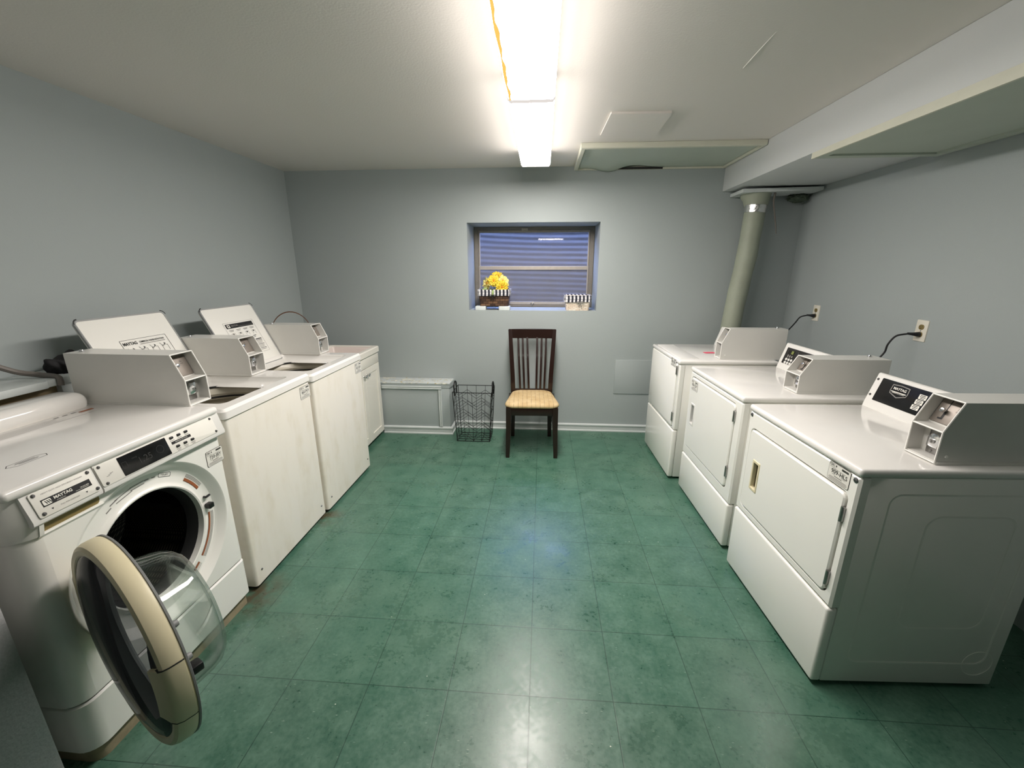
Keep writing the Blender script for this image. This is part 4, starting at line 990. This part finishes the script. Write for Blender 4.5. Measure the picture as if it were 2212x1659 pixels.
# --- top loaders
def top_loader(label, x, y, rot, w, ht, box, code, stick, kind):
    D = .70
    t, X = washer_root('top_load_washer', label, x, y, rot, w, D); zr = ht - .044
    Q = frame((0, 0, 0), (0, 1, 0), (-1, 0, 0), (0, 0, 1))
    b = MB(X); oc_ = rrect(w - .008, D - .01, .016, 5, w / 2, D / 2 - .005); b.holed(oc_, rrect(w - .04, D - .04, .010, 5, w / 2, D / 2 - .005), .022, zr, 0, Q, .006); b.build('cabinet', M['oldfront'], t)
    b = MB(X); b.box(-D + .03, -.02, .02, w - .02, .0, .03); b.build('base', M['groove'], t)
    for (yy, zz) in ((.05, .09), (w - .05, .09)): screw_at(t, X @ FR(0, yy, zz), .0055)
    # deck with a recessed lid well
    by0, by1, bx0, bx1 = .085, .572, -.066, -.545
    out = rrect(w + .008, D, .022, 6, w / 2, D / 2 - .008); inn = rrect(by1 - by0, bx0 - bx1, .03, 6, (by0 + by1) / 2, -(bx0 + bx1) / 2)
    Q = frame((0, 0, 0), (0, 1, 0), (-1, 0, 0), (0, 0, 1))
    b = MB(X); b.holed(out, inn, zr, ht, 0, Q, .012, .006)
    cy, cx, r = (by0 + by1) / 2, -(bx0 + bx1) / 2, .219
    NN = len(inn); mid = []
    for (px, py) in inn:
        a = math.atan2(py - cx, px - cy); mid.append((cy + r * cos(a), cx + r * sin(a)))
    b.rings([[(px, py, ht - .008) for px, py in inn], [(px, py, ht - .026) for px, py in inset(inn, .006)], [(px, py, ht - .034) for px, py in inset(inn, .016)], [(px, py, ht - .046) for px, py in mid]], 0, Q, False, False)
    b.build('top_deck', M['white_top'], t)
    TM = frame((-cx, cy, 0), (1, 0, 0), (0, 1, 0), (0, 0, 1))
    b = MB(X); b.lathe([(.222, ht - .0435), (.214, ht - .046), (.214, ht - .052), (.226, ht - .054)], 64, 0, TM); b.build('tub_seal', M['rubber'], t)
    b = MB(X); b.lathe([(.226, ht - .050), (.219, ht - .058), (.211, ht - .088), (.219, ht - .10), (.221, ht - .118), (.254, ht - .13), (.258, ht - .48), (0, ht - .48)], 64, 0, TM); b.build('tub', M['tubin'], t)
    b = MB(X); b.lathe([(.2195, ht - .102), (.2135, ht - .104), (.2135, ht - .109), (.2205, ht - .112)], 64, 0, TM); b.build('balance_ring_groove', M['rubber'], t)
    b = MB(X); b.lathe([(0, ht - .12), (.03, ht - .125), (.045, ht - .2), (.06, ht - .44), (.12, ht - .47)], 32, 0, TM); b.build('agitator', M['white2'], t)
    # open lid, hinged along the back of the well
    ln = math.hypot(.186, .390); a = math.atan2(.186, .390)
    LM = SL(-.536, (by0 + by1) / 2 + .005, ht - .03, a)      # right = +y, up = along the lid, out = underside facing the room
    wl = .452
    lid = MB(X); lid.plate(rrect(wl, ln, .022, 5, 0, ln / 2), -.016, .0, .004, 0, LM); lo = lid.build('lid', M['white'], t)
    p = MB(X); p.holed(rrect(wl + .004, ln + .004, .023, 5, 0, ln / 2), rrect(wl - .013, ln - .013, .015, 5, 0, ln / 2), -.010, .003, 0, LM, .003, .003); p.build('lid_rim', M['rim'], lo)
    for (dx, dy, ca) in ((wl / 2 - .018, ln - .018, 0), (-wl / 2 + .018, ln - .018, 90)):
        p = MB(X); p.rings([[((.0245 if k else .019) * cos(R(ca + 90 * j / 6)) + dx, (.0245 if k else .019) * sin(R(ca + 90 * j / 6)) + dy, .004) for k in (0, 1)] for j in range(7)], 0, LM, False, False, False); p.build('corner_bumper', M['black_pl'], lo)
    p = MB(X); q = LM @ T(0, 0, .001)
    if kind == 2:
        q = LM @ T(.030, .212, .001); sw, sh_ = .250, .19
        p.holed(rrect(sw, sh_, .002, 2), rrect(sw - .003, sh_ - .003, .0015, 2), 0, .0004, 1, q)
        p.text('MAYTAG', .021, q @ T(-.081, .074, .0005), 1, .03, .85); p.text('COMMERCIAL WASHER INSTRUCTIONS', .0125, q @ T(.036, .075, .0005), 1, .02, .62)
        p.bar(.036, .064, .14, .003, .0005, q, 2)
        for k in range(4):
            xx = -.085 + .057 * k; yy = .030
            p.tube([(xx - .016, yy - .022, .0006), (xx - .016, yy + .008, .0006), (xx + .016, yy + .008, .0006), (xx + .016, yy - .022, .0006)], .0008, 4, 1, q)
            p.tube([(xx - .022, yy + .022, .0006), (xx - .010, yy + .002, .0006), (xx + .003, yy + .014, .0006)], .0008, 4, 1, q)
            p.raw([(xx + .002, yy + .022, .0008), (xx + .010, yy + .014, .0008), (xx + .001, yy + .010, .0008)], [(0, 1, 2)], 1, q)
            p.bar(xx, yy - .032, .034, .0035, .0006, q, 1); p.bar(xx, yy - .039, .028, .003, .0006, q, 1)
        for k in range(6): p.bar(0, -.030 - .010 * k, .20, .003, .0006, q, 2)
    else:
        q = LM @ T(.015, .205, .001); sw, sh_ = .270, .235
        p.holed(rrect(sw, sh_, .002, 2), rrect(sw - .002, sh_ - .002, .0015, 2), 0, .0004, 2, q)
        p.bar(0, .093, .245, .030, .0004, q, 1); p.plate(rrect(.024, .020, .003, 3, -.100, .093), 0, .0008, 0, 0, q); p.text('M', .016, q @ T(-.100, .093, .001), 1, .03); p.text('MAYTAG', .0145, q @ T(-.046, .093, .0008), 2, .02); p.bar(.05, .085, .13, .0015, .0008, q, 2)
        for k in range(4):
            xx = -.095 + .062 * k; yy = .035
            p.bar(xx, yy + .030, .040, .0035, .0006, q, 2); p.bar(xx, yy + .023, .030, .003, .0006, q, 2)
            p.tube([(xx - .014, yy - .018, .0006), (xx - .014, yy + .008, .0006), (xx + .014, yy + .008, .0006), (xx + .014, yy - .018, .0006)], .0006, 4, 2, q)
            p.raw([(xx - .004, yy + .010, .0008), (xx + .008, yy + .004, .0008), (xx - .002, yy - .004, .0008)], [(0, 1, 2)], 1, q)
        p.bar(0, .004, .18, .004, .0006, q, 1); p.bar(0, -.006, .16, .003, .0006, q, 1)
        p.bar(.055, -.024, .13, .006, .0006, q, 1)
        for k in range(8): p.bar(.055, -.034 - .0095 * k, .13 - .012 * (k % 3), .0032, .0006, q, 2 if k % 3 else 1)
        for k in range(6): p.bar(-.075, -.030 - .011 * k, .10, .003, .0006, q, 2)
    p.build('instruction_label', [M['paper'], M['black'], M['grey_print']], lo)
    y0, y1, z0, z1 = stick; v = X.to_translation()
    asset_sticker(t, code, v.x + .0004, v.y + y0, v.y + y1, z0, z1)
    cbox(t, X, *box, L=.40, H_=.210, hm=.112)
    return t, X
W2, XW2 = top_loader('stained top-loading washer with raised lid, right beside the front-loading washer', -1.340, .423, .4, .668, .936, (-.272, .564, .690, .938), '860-PVY', (.562, .660, .800, .872), 2)
W3, XW3 = top_loader('cream top-loading washer with raised lid, next to the white sink cabinet', -1.325, 1.100, .8, .658, .922, (-.255, .564, .690, .924), '861-JBX', (.556, .652, .785, .858), 3)

# ------------------------------------------------------------------ sink cabinet in the corner
sy0, sy1 = 1.838, 2.450; sxf = -1.462; D = .54; sw = sy1 - sy0; sh = .850
SK = thing('laundry_sink', 'white laundry sink cabinet with two panelled doors in the back left corner', 'sink', (sxf - D / 2, (sy0 + sy1) / 2, 0))
X = T(D / 2, -sw / 2, 0)
b = MB(X); Q = frame((0, 0, 0), (0, 1, 0), (-1, 0, 0), (0, 0, 1)); b.holed(rrect(sw, D - .02, .003, 3, sw / 2, D / 2 + .01), rrect(sw - .03, D - .05, .003, 3, sw / 2, D / 2 + .01), .035, .80, 0, Q, .001); b.box(-D + .02, -.05, .01, sw - .01, 0, .036, 0, 1); b.box(-.02, -.001, 0, sw, .705, .80, .001); b.build('cabinet', [M['sink'], M['groove']], SK)
for k in range(2):
    a0, a1 = (.003, sw / 2 - .0015) if k == 0 else (sw / 2 + .0015, sw - .003); F = FR(0, 0, 0)
    b = MB(X); o_ = [(a0, .04), (a1, .04), (a1, .700), (a0, .700)]; i_ = [(a0 + .058, .10), (a1 - .058, .10), (a1 - .058, .642), (a0 + .058, .642)]
    b.holed(o_, i_, -.018, .0, 0, F, .0015, .003); b.plate(inset(i_, -.004), -.016, -.008, 0, 0, F); dr = b.build('cabinet_door', M['sink'], SK)
    ky = a1 - .030 if k == 0 else a0 + .030
    b = MB(X); b.lathe([(.009, 0), (.007, .003), (.0055, .012), (.012, .016), (.0145, .022), (.012, .028), (0, .030)], 18, 0, FR(0, ky, .645)); b.build('knob', M['chrome'], dr)
b = MB(X); Q = frame((0, 0, 0), (0, 1, 0), (-1, 0, 0), (0, 0, 1))
out = rrect(sw + .01, D + .012, .012, 5, sw / 2, D / 2 - .006); inn = rrect(sw - .05, D - .16, .03, 5, sw / 2, D / 2 - .05)
b.holed(out, inn, .80, sh, 0, Q, .008, .006); b.build('sink_top', M['sink'], SK)
b = MB(X); b.rings([[(px, py, z) for px, py in L] for L, z in ((inset(inn, -.002), sh - .01), (inset(inn, .012), sh - .03), (inset(inn, .035), .62), (inset(inn, .06), .60))], 0, Q, False, True); b.build('basin', M['sinkin'], SK)

# arched handle basket standing on the sink's back ledge
BK = thing('handled_basket', 'brown basket whose arched handle rises behind the last washer coin box', 'basket', (-1.985, 2.03, sh), R(-57))
b = MB(); n = 36; loops = []
def ell(rx, ry, z): return [(rx * cos(2 * PI * k / n), ry * sin(2 * PI * k / n), z) for k in range(n)]
b.rings([ell(.045, .12, 0), ell(.058, .155, .16), ell(.052, .149, .16), ell(.040, .115, .006)], 0, None, True, True); b.build('body', M['weave_b'], BK)
b = MB(); pts = [(0, .148 * cos(PI * k / 20), .15 + .190 * sin(PI * k / 20)) for k in range(21)]
b.rings([[(dx, p[1] * (1 + dz / .3), p[2] + dz) for dx, dz in ((-.014, -.003), (.014, -.003), (.014, .003), (-.014, .003))] for p in pts]); b.build('arched_handle', M['brownhandle'], BK)

# ------------------------------------------------------------------ small things on machines and ledge
b = MB(); b.plate([(-.045, -.02), (.035, -.03), (.045, .012), (-.035, .026)], 0, .0012); o = b.build('pink_card', M['pink']); o.location = (1.285, 2.02, .9085); o.rotation_euler = (0, 0, .3)
tag(o, 'small pink card lying on the dryer in the far corner', 'card')
bm = bmesh.new(); bmesh.ops.create_icosphere(bm, subdivisions=4, radius=1)
for v in bm.verts:
    c_ = v.co; k = 1 + .20 * sin(c_.x * 4 + 1) * sin(c_.y * 5) + .07 * sin(c_.z * 5 + c_.y * 9 + c_.x * 6)
    v.co = Vector((c_.x * .055 * k, c_.y * .075 * k, max(-.03, c_.z * .045 * k + .012 * sin(c_.y * 5))))
bm.verts.index_update(); b = MB(); b.raw([v.co for v in bm.verts], [tuple(v.index for v in f.verts) for f in bm.faces]); bm.free()
b.tube([(-.01, -.07, .0), (.03, -.05, -.012), (.05, -.01, -.016), (.05, .03, -.012)], .003, 6, 1)
b.lathe([(0, .003), (.006, .002), (.007, 0)], 10, 1, frame((.045, .045, .022), (0, 1, 0), (0, 0, 1), (1, 0, 0)))
o = b.build('black_bag', [M['cloth'], M['paper']], ang=80); o.location = (-2.105, .500, 1.106); tag(o, 'crumpled black bag with a thin white drawstring on the wall ledge', 'bag')
b = MB(); b.tube(smooth([(-2.235, .20, 1.22), (-2.19, .28, 1.165), (-2.15, .350, 1.108), (-2.10, .385, 1.089), (-2.02, .385, 1.082), (-2.002, .380, 1.068), (-1.999, .376, 1.046)]), .011, 8)
tag(b.build('grey_cord', M['gcord'], loc=(-2.15, .35, 1.108)), 'thick grey cord drooping over the wall ledge behind the front-loading washer', 'cord')

# ------------------------------------------------------------------ chair
CH = thing('dining_chair', 'dark wooden slat-back chair with a striped beige seat below the window', 'chair', (-.055, 2.25, 0), R(2.0))
cw = M['chair']
b = MB()   # seat frame
b.box(-.205, .205, -.228, -.205, .365, .430, .003); b.box(-.205, -.185, -.21, .20, .37, .430, .002); b.box(.185, .205, -.21, .20, .37, .430, .002); b.box(-.17, .17, .175, .20, .37, .430, .002)
b.build('seat_frame', cw, CH)
for s in (-1, 1):
    b = MB(); b.rings([[(s * (x0 + dx * h_), y + dy * h_, z) for dx, dy in ((-1, -1), (1, -1), (1, 1), (-1, 1))] for x0, y, z, h_ in ((.198, -.232, 0, .015), (.196, -.228, .10, .017), (.191, -.220, .25, .020), (.190, -.214, .43, .0215))]); b.build('leg', cw, CH)
    b = MB(); pr = [(.172, .235, 0, .016), (.168, .215, .2, .018), (.166, .20, .43, .020), (.172, .212, .60, .019), (.184, .235, .80, .018), (.196, .262, 1.0, .016)]
    b.rings([[(s * x0 + dx * h_ * (1.0), y + dy * h_ * .8, z) for dx, dy in ((-1, -1), (1, -1), (1, 1), (-1, 1))] for x0, y, z, h_ in pr]); lab(b.build('leg', cw, CH), 'rear leg that runs up into the back post')
    b = MB(); b.box(s * .186 - .009, s * .186 + .009, -.20, .205, .215, .245, .003); b.build('side_stretcher', cw, CH)
b = MB(); vs = []
for k in range(13):
    u = -1 + 2 * k / 12; x = .208 * u; yb = .262 + .022 * (1 - u * u)
    vs.append([(x, yb - .012, 1.004 - .003 * (1 - abs(u))), (x, yb + .010, 1.004), (x, yb + .006, .925), (x, yb - .014, .920 + .004 * abs(u))])
b.rings(vs); b.build('top_rail', cw, CH)
b = MB(); b.box(-.165, .165, .188, .206, .44, .475, .003); b.build('lower_rail', cw, CH)
for (xt, xb) in ((-.122, -.097), (-.082, -.060), (-.041, -.020), (.048, .047), (.088, .082), (.128, .117)):
    xt -= .003; xb -= .005; P = []
    for k in range(8):
        u = k / 7; z = .455 + (.93 - .455) * u; x = xb + (xt - xb) * u; y = .196 + .078 * u - .014 * sin(PI * u)
        P.append([(x - .009, y - .006, z), (x + .009, y - .006, z), (x + .009, y + .006, z), (x - .009, y + .006, z)])
    b = MB(); b.rings(P); b.build('slat', cw, CH)
b = MB()   # cushion: wide front, narrower back, domed
def cush(z, ins):
    L = []
    for (x, y) in rrect(2, 2, .36, 6):
        hw = .232 - .062 * (y + 1) / 2; L.append((x * (hw - ins), -.015 + y * (.222 - ins), z))
    return L
loops = [cush(.428, .010), cush(.434, .001), cush(.446, -.001), cush(.458, .006), cush(.466, .025), cush(.471, .07), cush(.474, .13)]
b.rings(loops); b.build('seat_cushion', M['fabric'], CH, ang=60)

# ------------------------------------------------------------------ wire laundry basket
WB = thing('wire_laundry_basket', 'empty black wire laundry basket with a chevron pattern beside the chair', 'basket', (-.582, 2.41, 0))
bx, by, tx, ty, hz = .148, .100, .172, .125, .470
def cn(u, v, z):   # u,v in -1..1
    k = z / hz; return Vector((u * (bx + (tx - bx) * k), v * (by + (ty - by) * k), z))
b = MB(); rw = .0035
b.tube([cn(-1, -1, hz), cn(1, -1, hz), cn(1, 1, hz), cn(-1, 1, hz)], .0045, 8, 0, None, True) if False else None
for z, r_ in ((hz, .0034), (.004, .0032)):
    c4 = [cn(-1, -1, z), cn(1, -1, z), cn(1, 1, z), cn(-1, 1, z)]
    for i in range(4): b.tube([c4[i], c4[(i + 1) % 4]], r_, 8)
for u in (-1, 1):
    for v in (-1, 1): b.tube([cn(u, v, .004), cn(u, v, hz)], .0032, 8)
b.build('frame', M['wire'], WB)
def wall_wires(fn, nv, nz):
    b = MB()
    for k in range(1, nv): b.tube([fn(-1 + 2 * k / nv, .004), fn(-1 + 2 * k / nv, hz)], .0018, 6)
    for j in range(nz):
        z0 = .012 + (hz - .03) * j / nz; dz = (hz - .03) / nz * .52
        for dd in (0, .028):
            for k in range(nv):
                u0, u1 = -1 + 2 * k / nv, -1 + 2 * (k + 1) / nv
                a, c_ = (0, dz) if k % 2 == 0 else (dz, 0)
                za, zc = z0 + a + dd, z0 + c_ + dd
                if max(za, zc) < hz: b.tube([fn(u0, za), fn(u1, zc)], .0017, 6)
    return b
for nm, fn, nv in (('front', lambda u, z: cn(u, -1, z), 4), ('back', lambda u, z: cn(u, 1, z), 4), ('left', lambda u, z: cn(-1, u, z), 2), ('right', lambda u, z: cn(1, u, z), 2)):
    wall_wires(fn, nv, 4).build('chevron_side', M['wire'], WB)
b = MB()
for k in range(5): b.tube([cn(-1 + .5 * k, -1, .004), cn(-1 + .5 * k, 1, .004)], .0022, 6)
for k in range(3): b.tube([cn(-1, -.5 + .5 * k, .004), cn(1, -.5 + .5 * k, .004)], .0022, 6)
b.build('bottom', M['wire'], WB)
for s in (-1, 1):
    b = MB(); P = [cn(s, -.38, hz - .055)] + [cn(s, -.38 + .0, hz + .03)] + [Vector((s * tx, ty * .38 * -cos(PI * k / 10), hz + .03 + .040 * sin(PI * k / 10))) for k in range(1, 10)] + [cn(s, .38, hz + .03), cn(s, .38, hz - .055)]
    b.tube(P, .0062, 8); b.build('loop_handle', M['wire'], WB)

# ------------------------------------------------------------------ window sill things
for (x0, x1, lb) in ((-.594, -.500, 'left'), (-.378, -.278, 'right')):
    b = MB(); b.box(x0, x1, 2.672, 2.765, WZ0, WZ0 + .035, .003); tag(b.build('painted_block', M['block'], loc=((x0 + x1) / 2, 2.72, WZ0)), 'white painted wood block under the %s end of the brown basket' % lb, 'block', 'blocks under the brown basket')
def sill_basket(label, cx, cy, z0, wb, wt, db, dt, h, mt, lh, bow):
    t = thing('woven_basket', label, 'basket', (cx, cy, z0), 0, 'lined baskets on the window sill')
    b = MB(); b.rings([[(x, y, z) for x, y in rrect(w_, d_, .018, 4)] for w_, d_, z in ((wb, db, 0), ((wb + wt) / 2, (db + dt) / 2, h * .5), (wt, dt, h), (wt - .012, dt - .012, h), (wb - .012, db - .012, .008))]); b.build('body', mt, t)
    b = MB(); n_ = 60; P = []
    base = rrect(wt + .012, dt + .012, .024, 12)
    def wav(k, amp): return amp * sin(k * 1.9) + amp * .5 * sin(k * 3.3 + 1)
    lo = [(x * (1 + wav(k, .006)), y * (1 + wav(k, .010)), h - lh + .003 * sin(k * 1.3)) for k, (x, y) in enumerate(base)]
    mi = [(x * (1.015 + wav(k, .010)), y * (1.02 + wav(k, .015)), h - lh * .45) for k, (x, y) in enumerate(base)]
    hi = [(x * (1.0 + wav(k, .008)), y * (1.0 + wav(k, .012)), h + .008 + .002 * sin(k * 2.1)) for k, (x, y) in enumerate(base)]
    ii = [(x * .93, y * .90, h + .004) for k, (x, y) in enumerate(base)]
    i2 = [(x * .88, y * .84, h - .03) for k, (x, y) in enumerate(base)]
    b.rings([lo, mi, hi, ii, i2], 0, None, False, True); b.build('checked_liner', M['liner'], t, ang=70)
    b = MB(); yb = -dt / 2 - .014
    bxx = bow
    for s in (-1, 1):
        b.tube([(bxx, yb, h - lh), (bxx + s * .015, yb - .006, h - lh + .008), (bxx + s * .035, yb - .004, h - lh + .003), (bxx + s * .02, yb - .004, h - lh - .006), (bxx, yb, h - lh)], .004, 6)
        b.tube([(bxx, yb, h - lh), (bxx + s * .006, yb - .003, h - lh - .02), (bxx + s * .014, yb, h - lh - .042)], .0026, 6)
    b.build('ribbon_bow', M['black'] if mt == M['weave_b'] else M['grey_print'], t)
    return t
sill_basket('dark brown woven basket holding yellow flowers on the window sill', -.424, 2.775, WZ0 + .035, .262, .288, .150, .170, .142, M['weave_b'], .048, -.01)
sill_basket('small cream woven basket with checked liner, without flowers, on the sill', .340, 2.760, WZ0, .205, .232, .140, .160, .128, M['weave_c'], .052, .02)
# artificial flowers: each bloom a thing of its own (petals + centre)
def bloom(label, c, dirv, r, mt, npet=14):
    z = Vector(dirv).normalized(); x = z.orthogonal().normalized(); y = z.cross(x)
    t = thing('yellow_flower', label, 'flower', c, 0, 'artificial yellow flowers in the brown basket')
    Mx = frame((0, 0, 0), x, y, z)
    p = MB(Mx)
    for lay, (rr, tilt, nn) in enumerate(((r, .10, npet), (r * .80, .34, npet - 2), (r * .55, .7, npet - 5))):
        for k in range(nn):
            a = 2 * PI * k / nn + lay * .35 + random.uniform(-.1, .1); ll = rr * random.uniform(.88, 1.08); wd = rr * .20; tl = tilt + random.uniform(-.12, .12)
            sec = []
            for u, ww in ((.12, .35), (.4, .9), (.7, 1.0), (.9, .7), (1.0, .12)):
                ra = ll * u * cos(tl); zz = ll * u * sin(tl) - .25 * ll * u * u * (.8 if lay == 0 else .2)
                sec.append([(ra * cos(a) - s_ * wd * ww * sin(a), ra * sin(a) + s_ * wd * ww * cos(a), zz + (0 if s_ else -.06 * wd * 4) ) for s_ in (-1, 0, 1)])
            p.rings(sec, 0, None, False, False, False)
    o = p.build('petals', mt, t, ang=60, fix=False); sm = o.modifiers.new('thick', 'SOLIDIFY'); sm.thickness = .0008
    p = MB(Mx); p.lathe([(r * .20, .0), (r * .21, r * .10), (r * .12, r * .18), (0, r * .2)], 14); p.build('flower_centre', M['pistil'], t)
    b = MB(); b.tube([(0, 0, 0), (-z * .02 + Vector((0, 0, -.01))), Vector((-c[0] - .424, -c[1] + 2.775, -c[2] + WZ0 + .10)) * .7, Vector((-c[0] - .424, -c[1] + 2.775, -c[2] + WZ0 + .06))], .003, 6); b.build('stem', M['leaf'], t)
FZ = WZ0 + .035
bloom('deep yellow flower highest in the bouquet', (-.405, 2.775, FZ + .268), (-.05, -.5, .85), .070, M['petal'], 14)
bloom('pale yellow flower at the left of the bouquet', (-.492, 2.755, FZ + .205), (-.75, -.6, .25), .070, M['petal2'], 14)
bloom('pale yellow flower at the right of the bouquet', (-.345, 2.750, FZ + .222), (.45, -.7, .45), .070, M['petal2'], 14)
bloom('yellow flower facing straight out in the bouquet middle', (-.425, 2.715, FZ + .225), (-.05, -.95, .2), .060, M['petal'], 13)
bloom('yellow flower drooping lowest over the basket rim', (-.350, 2.705, FZ + .172), (.25, -.85, -.1), .066, M['petal'], 14)
b = MB(); 
for (c_, d_) in (((-.425, 2.685, FZ + .150), (-.2, -.3, -1)), ((-.485, 2.70, FZ + .165), (-.9, -.2, -.4))):
    z = Vector(d_).normalized(); x = z.orthogonal().normalized()
    b.rings([[Vector(c_) + z * (.055 * u) + x * (.016 * w_ * s_) for s_ in (-1, 0, 1)] for u, w_ in ((0, .2), (.3, 1), (.6, .9), (1, .05))], 0, None, False, False, False)
o = b.build('silk_leaf', M['leaf'], ang=70); sm = o.modifiers.new('thick', 'SOLIDIFY'); sm.thickness = .001
tag(o, 'pale green silk leaf hanging over the brown basket rim', 'leaf')

# ------------------------------------------------------------------ daylight and render look
W = bpy.data.worlds.new('sky'); S.world = W; W.use_nodes = True
bg = W.node_tree.nodes['Background']; bg.inputs['Color'].default_value = (.40, .53, 1.0, 1); bg.inputs['Strength'].default_value = 20.0
S.view_settings.view_transform = 'Standard'; S.view_settings.look = 'None'; S.view_settings.gamma = 1.0
S.view_settings.use_curve_mapping = False; S.view_settings.exposure = 0.5
S.cycles.use_denoising = True
S.cycles.max_bounces = 8; S.cycles.diffuse_bounces = 5; S.cycles.glossy_bounces = 4; S.cycles.transmission_bounces = 8; S.cycles.transparent_max_bounces = 8
S.cycles.caustics_reflective = False; S.cycles.caustics_refractive = False
S.cycles.sample_clamp_indirect = 6.0
